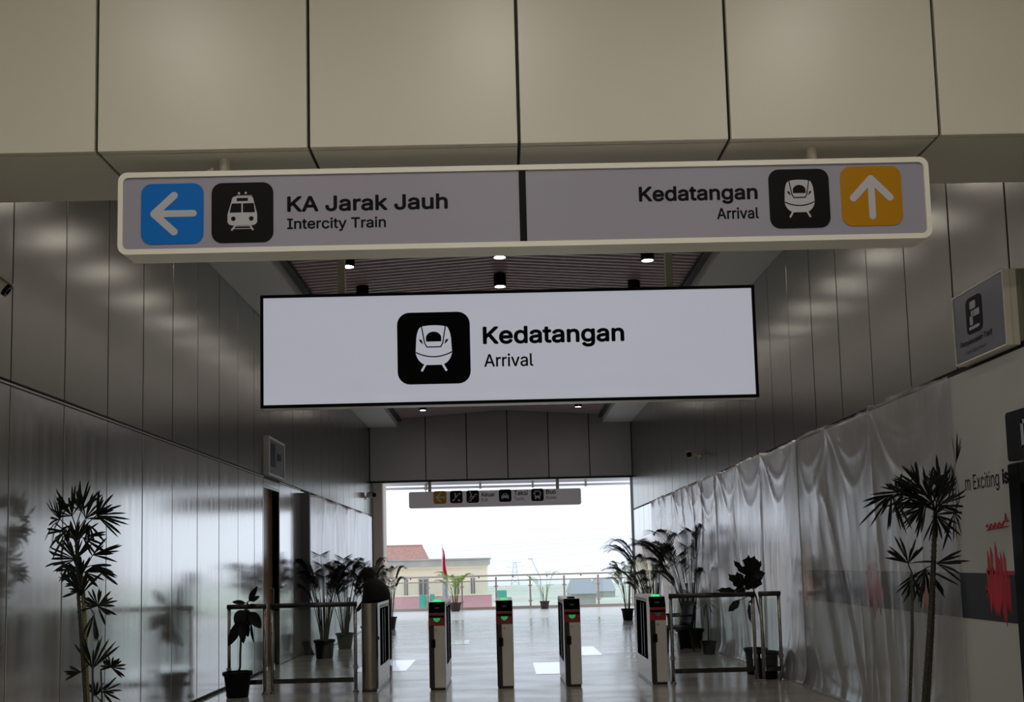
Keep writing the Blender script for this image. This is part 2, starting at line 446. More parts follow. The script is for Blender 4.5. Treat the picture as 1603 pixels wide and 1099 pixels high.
# ================================================================== SIGNS
try:
    SIGN_FONT = bpy.data.fonts.load(bpy.utils.system_resource('DATAFILES', path='fonts') + '/Inter.woff2')   # Blender's own interface font
except Exception:
    SIGN_FONT = None
def poly_area(q): return sum(q[k - 1][0] * q[k][1] - q[k][0] * q[k - 1][1] for k in range(len(q))) / 2
def inside(p, q):
    r = False
    for k in range(len(q)):
        (xa, ya), (xb, yb) = q[k - 1], q[k]
        if (ya > p[1]) != (yb > p[1]) and p[0] < (xb - xa) * (p[1] - ya) / (yb - ya) + xa: r = not r
    return r
def text_mesh(body):
    """letters as flat faces; contours that overlap inside one letter are filled one by one"""
    cu = bpy.data.curves.new('lettering_curve', 'FONT')
    if SIGN_FONT: cu.font = SIGN_FONT
    cu.body = body; cu.size = 1.0; cu.resolution_u = 4; cu.fill_mode = 'NONE'
    o = bpy.data.objects.new('lettering_tmp', cu); C.objects.link(o)
    dg = bpy.context.evaluated_depsgraph_get(); dg.update()
    me = bpy.data.meshes.new_from_object(o.evaluated_get(dg))
    bpy.data.objects.remove(o); bpy.data.curves.remove(cu)
    nxt = {}
    for e in me.edges:
        a, b = e.vertices
        nxt.setdefault(a, []).append(b); nxt.setdefault(b, []).append(a)
    # walk the outline loops; vertex order in the mesh follows the curve direction
    seen_v, loops = set(), []
    for v in range(len(me.vertices)):
        if v in seen_v or v not in nxt: continue
        loop = [v]; seen_v.add(v); cur = v
        while True:
            c = [w for w in sorted(nxt[cur]) if w not in seen_v]
            if not c: break
            cur = c[0] if len(loop) > 1 or (v + 1) not in c else v + 1
            seen_v.add(cur); loop.append(cur)
        if len(loop) > 2: loops.append([(me.vertices[k].co.x, me.vertices[k].co.y) for k in loop])
    bpy.data.meshes.remove(me)
    big = max(loops, key=lambda q: abs(poly_area(q))); sg = 1 if poly_area(big) > 0 else -1
    outer = [q for q in loops if poly_area(q) * sg > 0]; holes = [q for q in loops if poly_area(q) * sg <= 0]
    owner = {}
    for h in holes:
        c = [k for k, q in enumerate(outer) if inside(h[0], q)]
        if c: owner.setdefault(min(c, key=lambda k: abs(poly_area(outer[k]))), []).append(h)
    mb = MB()
    from mathutils.geometry import tessellate_polygon
    for k, q in enumerate(outer):
        rings = [[Vector((x, y, 0)) for x, y in r] for r in [q] + owner.get(k, [])]
        flat = [p for r in rings for p in r]
        fs = []
        for f in tessellate_polygon(rings):
            a, b, c = (flat[i] for i in f)
            cr = (b - a).cross(c - a).z
            if abs(cr) < 1e-10: continue
            fs.append(tuple(f) if cr > 0 else (f[0], f[2], f[1]))
        mb.add(flat, fs)
    return mb.mesh('lettering', None)
CAP = max(v.co.y for v in text_mesh('H').vertices)
def lettering(body, parent, u0, v0, width, cap, y, material, bold=0.0, align='L', name='lettering', axis='front'):
    """text of a given width and capital height (metres); base line at v0; bold thickens the strokes (share of the capital height)"""
    me = text_mesh(body)
    base = [v.co.copy() for v in me.vertices]; faces = [tuple(p.vertices) for p in me.polygons]
    bpy.data.meshes.remove(me)
    x0, x1 = min(v.x for v in base), max(v.x for v in base)
    e = bold * cap
    sx = (width - 2 * e) / (x1 - x0); sy = (cap - 2 * e) / CAP
    offs = [(0, 0)] + ([(e * math.cos(k * math.pi / 4), e * math.sin(k * math.pi / 4)) for k in range(8)] if bold else [])
    mb = MB()
    for i, (ox, oz) in enumerate(offs):
        vs = []
        for v in base:
            a = (v.x - x0) * sx + e + ox - (width if align == 'R' else 0)
            b = v.y * sy + e + oz; yy = y - 0.00005 * i
            vs.append((u0 + a, yy, v0 + b) if axis == 'front' else (yy, u0 - a, v0 + b))
        mb.add(vs, faces)
    return tag(mb.build(name, material, parent), kind='stuff' if bold else None)
def rrect(cx, cz, w, h, r, n=6):
    pts = []
    for sx, sz, a0 in ((1, -1, -90), (1, 1, 0), (-1, 1, 90), (-1, -1, 180)):
        for k in range(n + 1):
            a = math.radians(a0 + 90 * k / n)
            pts.append((cx + sx * (w / 2 - r) + r * math.cos(a), cz + sz * (h / 2 - r) + r * math.sin(a)))
    return pts
def circ(cx, cz, r, n=16, sz=1.0):
    return [(cx + r * math.cos(2 * math.pi * k / n), cz + sz * r * math.sin(2 * math.pi * k / n)) for k in range(n)]
def stroke(p, q, w):
    p = Vector(p); q = Vector(q); a0 = math.atan2(q.y - p.y, q.x - p.x)
    pts = []
    for c, off in ((p, math.pi / 2), (q, -math.pi / 2)):
        for k in range(7):
            a = a0 + off + math.pi * k / 6
            pts.append((c.x + math.cos(a) * w / 2, c.y + math.sin(a) * w / 2))
    return pts
def ccw(pts):
    s = sum(pts[i][0] * pts[(i + 1) % len(pts)][1] - pts[(i + 1) % len(pts)][0] * pts[i][1] for i in range(len(pts)))
    return pts if s > 0 else pts[::-1]
LAY = 0.0015
def icon(parent, cx, cz, size, y, plate, layers, tilt=1.0, name='icon_plate'):
    """rounded plate (part) with flat print on it (sub-parts); layers: (name, material, [polygons in -0.5..0.5])"""
    p = MB().prism(rrect(cx, cz, size, size, size * 0.17), y - 0.004, y).build(name, plate, parent)
    for i, (nm, m, polys) in enumerate(layers):
        mb = MB()
        for j, q in enumerate(polys):
            mb.prism(ccw([(cx + a * size, cz + b * size) for a, b in q]), y - 0.004 - LAY * (i + 1) - 0.00004 * j, y - 0.004)
        mb.build(nm, m, p)
    return p
def arrow(d):
    base = [stroke((-0.29, 0.0), (0.34, 0.0), 0.11), stroke((-0.29, 0.0), (0.03, 0.30), 0.12), stroke((-0.29, 0.0), (0.03, -0.30), 0.12)]
    if d == 'left': return base
    return [[(b, -a) for a, b in q] for q in base]     # up
TRAM = [('symbol', M['print_white'], [
            [(-.12, .27), (.14, .27), (.17, .25), (.185, .19), (.24, -.03), (.24, -.16), (.215, -.20), (.17, -.215), (-.17, -.215), (-.215, -.20), (-.24, -.16), (-.24, -.03), (-.175, .19), (-.16, .25)],
            circ(-.055, .32, .02, 8), circ(.055, .325, .02, 8), [(-.10, .285), (.16, .285), (.16, .277), (-.10, .277)],
            stroke((-.11, -.21), (-.17, -.29), .028), stroke((.12, -.21), (.17, -.29), .028), stroke((-.12, -.228), (.12, -.228), .01), stroke((-.13, -.27), (.13, -.27), .012)]),
        ('symbol_detail', M['ink'], [
            [(-.09, .24), (.09, .24), (.09, .19), (-.09, .19)],
            [(-.17, .15), (-.015, .15), (-.015, .0), (-.205, .0)], [(.01, .15), (.185, .15), (.205, .0), (.01, .0)],
            circ(-.145, -.105, .037), circ(.145, -.105, .037)])]
def arc(p0, p1, p2, n=8):
    return [((1 - t) ** 2 * p0[0] + 2 * t * (1 - t) * p1[0] + t * t * p2[0], (1 - t) ** 2 * p0[1] + 2 * t * (1 - t) * p1[1] + t * t * p2[1]) for t in [k / n for k in range(n + 1)]]
BULLET = [('symbol', M['print_white'], [
            [(-.17, .30)] + arc((-.17, .30), (0, .335), (.17, .30)) + arc((.19, .29), (.235, .22), (.24, .10)) + [(.25, -.07), (.24, -.10)] + arc((.235, -.12), (.19, -.22), (.10, -.235)) + [(-.10, -.235)] + arc((-.10, -.235), (-.19, -.22), (-.235, -.12)) + [(-.25, -.07), (-.24, .10)] + arc((-.24, .10), (-.235, .22), (-.19, .29))[:-1],
            stroke((-.12, -.23), (-.165, -.31), .03), stroke((.12, -.23), (.165, -.31), .03)]),
          ('symbol_detail', M['ink'], [
            [(-.105, .09), (.105, .09), (.105, .15)] + arc((.10, .17), (.07, .225), (0, .228)) + arc((0, .228), (-.07, .225), (-.10, .17)) + [(-.105, .15)],
            stroke((-.165, .31), (-.125, .07), .016), stroke((.165, .31), (.125, .07), .016), stroke((-.125, .07), (-.095, .015), .016), stroke((.125, .07), (.095, .015), .016), stroke((-.095, .015), (.095, .015), .016),
            [(-.205, .125), (-.165, .115), (-.145, .05), (-.185, .085)], [(.205, .125), (.165, .115), (.145, .05), (.185, .085)]]
            + [stroke(p, q, .016) for a in [arc((-.245, -.06), (0, -.185), (.245, -.06), 10)] for p, q in zip(a[:-1], a[1:])])]
def uv(px, py, c, s):
    p = at(px, py, c[1]) - c[0]
    return p.x, p.z

# ---- entrance sign under the bulkhead
Y1 = 5.52; s1 = 4.82 / 1272; o1 = Vector((0.184, Y1, 3.719)); c1 = (o1, Y1)
S1 = thing('hanging_sign', 'long grey wayfinding sign with blue and amber arrows hanging under the beige bulkhead', 'sign', o1)
w1, h1, t1 = 4.82, 0.498, 0.17
fr = MB()
outer = rrect(0, 0, w1, h1, 0.055, 8); inner = rrect(0, 0, w1 - 0.058, h1 - 0.062, 0.032, 8)
n = len(outer)
vs = [(p[0], 0.0, p[1]) for p in outer] + [(p[0], 0.0, p[1]) for p in inner] + [(p[0], 0.012, p[1]) for p in inner] + [(p[0], t1, p[1]) for p in outer]
fs = []
for k in range(n):
    j = (k + 1) % n
    fs += [(k, j, n + j, n + k), (n + k, n + j, 2 * n + j, 2 * n + k), (k, 3 * n + k, 3 * n + j, j)]
fs.append(tuple(range(4 * n - 1, 3 * n - 1, -1)))
fr.add(vs, fs).build('frame', M['frame_white'], S1)
MB().prism(inner, 0.010, 0.02).build('sign_face', M['face_grey'], S1)
fy = 0.010
def put_icon(S, c, s, px, py, size, plate, layers, fy):
    a, b = uv(px, py, c, s)
    return icon(S, a, b, size * s, fy, plate, layers)
put_icon(S1, c1, s1, 269, 334, 97, M['print_blue'], [('arrow', M['print_white'], arrow('left'))], fy)
put_icon(S1, c1, s1, 379, 332, 96, M['ink'], TRAM, fy)
put_icon(S1, c1, s1, 1252, 310, 95, M['ink'], BULLET, fy)
put_icon(S1, c1, s1, 1365, 306, 96, M['print_yellow'], [('arrow', M['print_white'], arrow('up'))], fy)
a, b = uv(449, 331, c1, s1); lettering('KA Jarak Jauh', S1, a, b, 251 * s1, 25 * s1, fy - .001, M['ink_text'], 0.045)
a, b = uv(449, 358, c1, s1); lettering('Intercity Train', S1, a, b, 154 * s1, 17 * s1, fy - .001, M['ink_text'], 0.032)
a, b = uv(1187, 311, c1, s1); lettering('Kedatangan', S1, a, b, 187 * s1, 24 * s1, fy - .001, M['ink_text'], 0.045, 'R')
a, b = uv(1189, 341, c1, s1); lettering('Arrival', S1, a, b, 66 * s1, 18 * s1, fy - .001, M['ink_text'], 0.03, 'R')
a, b = uv(818.5, 320, c1, s1)
MB().box(a - 5.5 * s1, a + 5.5 * s1, fy - .003, fy + .002, -h1 / 2 + .033, h1 / 2 - .033).build('divider', M['ink'], S1)
for px in (345, 1278):
    a, b = uv(px, 262 if px < 800 else 236, c1, s1)
    zt_ = 4.07 - o1.z
    MB().tube([(a, 0.09, h1 / 2 - .01), (a, 0.09, zt_)], 0.03, 14).tube([(a, 0.09, h1 / 2 - .002), (a, 0.09, h1 / 2 + .012)], 0.055, 14).build('hanger', M['hanger_white'], S1)
a, b = uv(330, 262, c1, s1)
MB().tube([(a - .09, 0.08, h1 / 2), (a - .01, 0.085, h1 / 2 + .05)], 0.008, 8).build('cable', M['hanger_white'], S1)

# ---- lit arrival sign
Y2 = 9.07; s2 = 4.775 / 777; o2 = Vector((0.106, Y2, 3.693)); c2 = (o2, Y2)
S2 = thing('lightbox_sign', 'large lit white arrival sign in a thin black frame below the slatted ceiling', 'sign', o2)
w2, h2, t2 = 4.775, 1.10, 0.16
fb = 0.028
MB().box(-w2 / 2, w2 / 2, 0, t2, h2 / 2 - fb, h2 / 2).box(-w2 / 2, w2 / 2, 0, 0.03, -h2 / 2, -h2 / 2 + fb) \
    .box(-w2 / 2, -w2 / 2 + fb, 0, t2, -h2 / 2 + fb, h2 / 2 - fb).box(w2 / 2 - fb, w2 / 2, 0, t2, -h2 / 2 + fb, h2 / 2 - fb).build('frame', M['black_metal'], S2)
MB().box(-w2 / 2, w2 / 2, 0.032, t2, -h2 / 2, -h2 / 2 + .02).build('underside', M['frame_white'], S2)
MB().box(-w2 / 2 + fb, w2 / 2 - fb, 0.012, 0.03, -h2 / 2 + fb, h2 / 2 - fb).build('sign_face', M['face_lit'], S2)
MB().box(-w2 / 2 + fb, w2 / 2 - fb, t2 - .02, t2 - .005, -h2 / 2 + fb, h2 / 2 - fb).build('back_panel', M['frame_white'], S2)
fy2 = 0.012
put_icon(S2, c2, s2, 679, 544.5, 114, M['ink'], [('symbol', M['print_lit'], BULLET[0][2]), BULLET[1]], fy2)
a, b = uv(756, 538.5, c2, s2); lettering('Kedatangan', S2, a, b, 222 * s2, 28 * s2, fy2 - .001, M['ink_text'], 0.045)
a, b = uv(758, 574, c2, s2); lettering('Arrival', S2, a, b, 77 * s2, 20 * s2, fy2 - .001, M['ink_text'], 0.02)
for px in (533, 1050):
    a, b = uv(px, 450, c2, s2)
    MB().box(a - .033, a + .033, 0.05, 0.115, h2 / 2, 5.98 - o2.z).build('hanger', M['hanger'], S2)

# ---- far exit sign
Y3 = 28.15; s3 = Y3 / F * 1.004; o3 = at(775, 780, Y3); c3 = (o3, Y3)
S3 = thing('exit_sign', 'small grey exit sign with taxi and bus symbols hanging in the far opening', 'sign', o3)
w3, h3 = 269 * s3, 25.5 * s3
MB().prism(rrect(0, 0, w3, h3, 0.06), 0, 0.15).build('sign_box', M['face_far'], S3)
MB().prism(rrect(0, 0, w3 - .06, h3 - .06, 0.04), -0.004, 0).build('sign_face', M['face_far'], S3)
f3 = -0.004
ESC = [('symbol', M['print_white'], [stroke((-.32, -.28), (-.2, -.28), .07), stroke((-.24, -.28), (.2, .24), .07), stroke((.2, .24), (.34, .24), .07), stroke((-.08, .0), (-.08, .16), .1), circ(-.08, .27, .065), stroke((.16, -.2), (.28, -.32), .06), stroke((.16, -.32), (.28, -.32), .06), stroke((.16, -.2), (.16, -.32), .06)])]
STAIR = [('symbol', M['print_white'], [stroke((-.30, -.34), (-.14, -.34), .06), stroke((-.14, -.34), (-.14, -.16), .06), stroke((-.14, -.16), (.04, -.16), .06), stroke((.04, -.16), (.04, .02), .06), stroke((.04, .02), (.18, .02), .06), stroke((.18, .02), (.18, .18), .06), stroke((.18, .18), (.34, .18), .06), stroke((-.16, .02), (-.1, .22), .09), circ(-.2, .34, .06), stroke((-.16, .02), (-.24, -.14), .06), stroke((-.12, .04), (0, -.06), .06)])]
TAXI = [('symbol', M['print_white'], [[(-.3, -.22), (-.3, .0), (-.2, .04), (-.13, .17), (.13, .17), (.2, .04), (.3, .0), (.3, -.22), (.2, -.27), (.16, -.2), (-.16, -.2), (-.2, -.27)]]), ('symbol_detail', M['ink'], [[(-.14, .03), (.14, .03), (.09, .12), (-.09, .12)]])]
BUS = [('symbol', M['print_white'], [rrect(0, .04, .46, .58, .08), stroke((-.28, .04), (-.28, .16), .06), stroke((.28, .04), (.28, .16), .06), rrect(-.15, -.3, .1, .14, .02), rrect(.15, -.3, .1, .14, .02)]), ('symbol_detail', M['ink'], [rrect(0, .09, .36, .32, .04)])]
put_icon(S3, c3, s3, 688.7, 778.8, 20, M['print_yellow'], [('arrow', M['print_white'], arrow('left'))], f3)
put_icon(S3, c3, s3, 714.3, 778.0, 19.5, M['ink'], ESC, f3)
put_icon(S3, c3, s3, 740.0, 777.4, 19.5, M['ink'], STAIR, f3)
put_icon(S3, c3, s3, 790.7, 775.9, 19.5, M['ink'], TAXI, f3)
put_icon(S3, c3, s3, 841.3, 774.6, 19.5, M['ink'], BUS, f3)
for body, px, py, wd, cap, bold in (('Keluar', 754, 777.5, 21, 6.5, .03), ('Exit', 754, 785, 10, 5, 0), ('Taksi', 804.5, 775.5, 21.5, 7.5, .03), ('Taxis', 804.5, 783.5, 16, 5.5, 0), ('Bus', 855, 773.5, 15, 7.5, .03), ('Buses', 855, 781.5, 16, 5.5, 0)):
    a, b = uv(px, py, c3, s3)
    lettering(body, S3, a, b, wd * s3, cap * s3, f3 - .002, M['ink_text'], bold)
for px in (672.5, 873):
    a, b = uv(px, 765, c3, s3)
    MB().tube([(a, 0.08, h3 / 2 - .02), (a, 0.08, 4.09 - o3.z)], 0.05, 12).build('hanger', M['rail_beige'], S3)
a, b = uv(667, 760, c3, s3)
MB().tube([(a, .08, h3 / 2), (a - .05, .08, h3 / 2 + .08), (a - .05, .08, h3 / 2 + .18), (a + .04, .08, h3 / 2 + .27)], 0.012, 6).build('cable', M['rail_beige'], S3)

# ---- wall signs
SR = thing('wall_sign', 'smoked grey fare sign in a white box mounted high on the right wall', 'sign', (W, 6.9, 3.12))
MB().box(-0.10, 0.0, 0.0, 0.012, 0, .57).box(-0.10, 0, .012, .80, 0, .012).box(-0.10, 0, .012, .80, .558, .57).box(-.10, 0, .788, .80, 0.012, .558).build('frame', M['frame_white'], SR)
MB().box(-0.094, -0.02, 0.012, 0.788, 0.012, 0.558).build('sign_face', M['screen_grey'], SR)
MB().box(-0.055, -0.045, -0.006, 0.0, 0, .57).build('edge_strip', M['beige'], SR)
def side_print(parent, name, m, polys, x, th=0.003):
    mb = MB()
    for q in polys:
        nq = len(q); q = ccw(q)
        mb.add([(x - th, -p[0], p[1]) for p in q] + [(x, -p[0], p[1]) for p in q], [tuple(range(nq)), tuple(range(2 * nq - 1, nq - 1, -1))] + [(k, nq + k, nq + (k + 1) % nq, (k + 1) % nq) for k in range(nq)])
    return mb.build(name, m, parent)
pl = side_print(SR, 'icon_plate', M['ink'], [rrect(-0.46, 0.35, 0.25, 0.29, 0.05)], -0.094)
side_print(pl, 'symbol', M['print_white'], [rrect(-.47, .43, .09, .06, .01), rrect(-.42, .36, .10, .05, .01), rrect(-.50, .31, .05, .07, .01), stroke((-.53, .25), (-.39, .25), .025), rrect(-.48, .36, .04, .05, .01)], -0.097)
lettering('Penyesuaian Tarif', SR, 0.70, 0.13, 0.50, 0.045, -0.0975, M['ink_text'], 0.02, axis='right')
lettering('Fare Adjustment', SR, 0.62, 0.06, 0.32, 0.03, -0.0975, M['ink_text'], 0.0, axis='right')
SL = thing('wall_sign', 'grey framed box sign above the doorway on the left wall', 'sign', (-W, 15.45, 3.14))
MB().box(0, 0.09, 0.0, 0.05, 0, .64).box(0, .09, 1.1, 1.15, 0, .64).box(0, .09, .05, 1.1, 0, .04).box(0, .09, .05, 1.1, .6, .64).build('frame', M['lintel'], SL)
MB().box(0, 0.075, .05, 1.1, .04, .6).build('sign_face', M['screen_grey'], SL)
MB().box(0.075, 0.078, .2, .5, .16, .54).build('icon_plate', M['ink'], SL)
MB().box(0.075, 0.078, .62, .9, .30, .42).build('print_block', M['ink_text'], SL)

# ================================================================== HOARDINGS AND PLASTIC SHEETS
HB = thing('hoarding', 'white printed hoarding with red paint strokes along the right wall', 'hoarding', (3.806, 0, 0))
MB().box(0, 0.03, 5.6, 12.6, 0.0, 3.08).build('board', M['board'], HB)
MB().box(-0.003, 0, 6.2, 12.5, 1.07, 1.44).build('dark_band', M['band'], HB)
MB().box(-0.004, -0.001, 6.2, 7.55, 1.43, 1.46).build('red_line', M['red_ink'], HB)
def brush(yc, z0, z1, w, seed):
    rnd = random.Random(seed); mb = MB(); nb = 15
    for k in range(nb):
        y0 = yc - w / 2 + w * k / nb; y1 = y0 + w / nb * 1.25
        e = 1 - abs((k + .5) / nb - .5) * 1.1
        a = z0 + (z1 - z0) * (0.30 * (1 - e) + rnd.uniform(0, .26)); b = z1 - (z1 - z0) * (0.35 * (1 - e) + rnd.uniform(0, .34))
        x = -0.004 - 0.0008 * (k % 3)
        ym = (y0 + y1) / 2
        pts = [(y0, a + .08), (ym, a), (y1, a + .07), (y1, b - .09), (ym + .01, b), (y0, b - .06)]
        mb.add([(x, p[0], p[1]) for p in pts] + [(x + .003, p[0], p[1]) for p in pts], [tuple(range(5, -1, -1)), tuple(range(6, 12))] + [(i, (i + 1) % 6, 6 + (i + 1) % 6, 6 + i) for i in range(6)])
    return mb.build('paint_stroke', M['red_paint'], HB)
brush(7.38, 0.97, 1.72, 0.36, 3)
brush(9.85, 0.92, 1.62, 0.46, 5)
brush(8.62, 1.02, 1.52, 0.30, 9)
brush(12.05, 0.92, 1.60, 0.55, 11)
lettering('m Exciting', HB, 7.80, 2.11, 0.535, 0.12, -0.003, M['ink_text'], 0.0, axis='right')
lettering('is', HB, 7.215, 2.115, 0.09, 0.115, -0.003, M['ink_text'], 0.05, axis='right')
# red handwriting: a row of joined loops with a tall last stroke
pts = []
for k in range(50):
    t = k / 49.0
    pts.append((-0.005, 7.50 - 0.34 * t, 1.80 + 0.020 * math.sin(t * 34) + (0.10 * max(0, 1 - abs(t - .88) / .05)) + 0.02 * t))
MB().tube(pts, 0.0045, 5).tube([(-0.005, 7.5, 1.777), (-0.005, 7.17, 1.795)], 0.004, 5).build('handwriting', M['red_ink'], HB)

# black shop front at the right edge: name plate with a big white letter, and a black frame below
SP = thing('shop_sign', 'black name plate with a white letter outline at the right edge above the black frame', 'sign', (3.74, 5.36, 2.26))
smooth_auto(side_print(SP, 'plate', M['black_metal'], [rrect(-0.80, 0.18, 1.60, 0.36, 0.03)], 0.03, 0.05), 50)
for k, q in enumerate(([stroke((-1.38, .085), (-1.38, .265), .03), stroke((-1.38, .265), (-1.25, .265), .03), stroke((-1.38, .085), (-1.25, .085), .03), stroke((-1.30, .20), (-1.30, .20), .001)],)):
    side_print(SP, 'letter', M['print_white'], [p for p in q[:3]], -0.021)
KF = thing('kiosk_frame', 'tall black frame standing against the hoarding at the right edge', 'frame', (3.66, 5.29, 0))
MB().box(0, 0.125, 1.43, 1.58, 0, 2.235, 0.01).build('post', M['black_metal'], KF)
MB().box(0, 0.125, 0.0, 0.15, 0, 2.235, 0.01).build('post', M['black_metal'], KF)
MB().box(0, 0.125, 0.15, 1.43, 2.08, 2.235, 0.01).build('header', M['black_metal'], KF)
MB().box(0.08, 0.12, 0.15, 1.43, 0.0, 2.08).build('panel', M['gate_window'], KF)
MB().box(0, 0.125, 0.15, 1.43, 0.0, 0.1).build('base', M['black_metal'], KF)

def ridge(v): return 1 - abs(v) * 2
def sheet(name, label, x_of, y0, y1, z0, z1_of, ny, nz, m, seed, sgn, amp=1.0):
    """pinned plastic film: vertical folds, swags under the pins, loose hem"""
    vs = []
    for j in range(nz + 1):
        for i in range(ny + 1):
            y = y0 + (y1 - y0) * i / ny
            top = z1_of(y)
            t = j / nz
            z = z0 + (top - z0) * t
            loose = 0.30 + 0.70 * max(0.0, min(1.0, 0.5 + 1.3 * noise.noise(Vector((y * 0.30 + seed, z * 0.25, 3.3)))))
            lean = y + 0.55 * (top - z) * noise.noise(Vector((y * 0.33, 7.7 + seed, 0)))
            f0 = noise.noise(Vector((lean * 0.7 + seed, z * 0.30, 5.0)))
            f1 = noise.noise(Vector((lean * 0.95 + seed, z * 0.30, 0.0)))
            f2 = noise.noise(Vector((lean * 3.1 + seed, z * 0.55, 4.0)))
            f3 = noise.noise(Vector((y * 7.0, z * 2.5, 9.0 + seed)))
            ph = (y - y0) / 1.45 + 0.25 * noise.noise(Vector((y * .6, seed, 2))); q = ph - math.floor(ph)
            dz = (top - z); g = math.exp(-dz / 0.9)
            # swags between the pins, and pleats running down from them
            sag = 0.75 * 4 * q * (1 - q)
            sw = math.exp(-((dz - sag) / 0.07) ** 2) * 0.8 + 0.5 * math.exp(-((dz - sag * .55) / 0.05) ** 2)
            pl = math.exp(-((q if q < .5 else q - 1) / (0.05 + 0.05 * dz)) ** 2) * g
            d = 0.05 * (0.5 + 0.5 * f0) + loose * (0.045 * max(0.0, ridge(f1)) ** 9 + 0.005 * max(0, ridge(f2)) ** 4) + 0.0015 * f3 + loose * g * (0.035 * sw + 0.05 * pl)
            d *= amp
            d *= min(1.0, (y - y0) / 0.5 + 0.05, (y1 - y) / 0.5 + 0.05)
            if z < 0.25: d += 0.07 * (1 - z / 0.25) ** 2
            d = max(0.0, min(0.15, d))
            zz = z + (0.02 * noise.noise(Vector((y * 6, seed, 1))) * (1 if t == 1 else 0))
            vs.append((x_of(y) + sgn * d, y, max(0.002, zz)))
    fs = []
    for j in range(nz):
        for i in range(ny):
            a = j * (ny + 1) + i
            fs.append((a, a + 1, a + ny + 2, a + ny + 1) if sgn < 0 else (a + ny + 1, a + ny + 2, a + 1, a))
    o = MB().add(vs, fs).build(name, m, None, True)
    md = o.modifiers.new('film_thickness', 'SOLIDIFY'); md.thickness = 0.0015
    return tag(o, label, 'plastic sheet')
sheet('plastic_sheet', 'clear plastic sheet over the red-painted hoarding behind the right lady palm', lambda y: 3.786, 7.95, 12.15, 0.0, lambda y: 3.10 + 0.02 * math.sin(y * 2.3), 200, 70, M['film_clear'], 6.0, -1)
sheet('plastic_sheet', 'wrinkled silvery plastic sheet along the right wall behind the glass barrier and palms', lambda y: 3.786, 12.16, 24.3, 0.0, lambda y: 3.10 + 0.02 * math.sin(y * 2.3), 480, 70, M['film'], 2.0, -1)
# left hoarding with its own sheet
HL = thing('hoarding', 'hoarding with a dark grey end post along the left wall past the doorway', 'hoarding', (-W, 18.26, 0))
MB().box(0.002, 0.17, 0, 0.1, 0, 3.06).build('end_post', M['hoard_end'], HL)
MB().box(0.002, 0.14, 0.1, 8.8, 0, 3.04).build('board', M['board'], HL)
sheet('plastic_sheet', 'white plastic sheet draped over the hoarding on the left wall', lambda y: -W + 0.155, 18.37, 27.05, 0.0, lambda y: 3.05 + 0.02 * math.sin(y * 3), 300, 60, M['film_left'], 14.0, 1, 0.4)

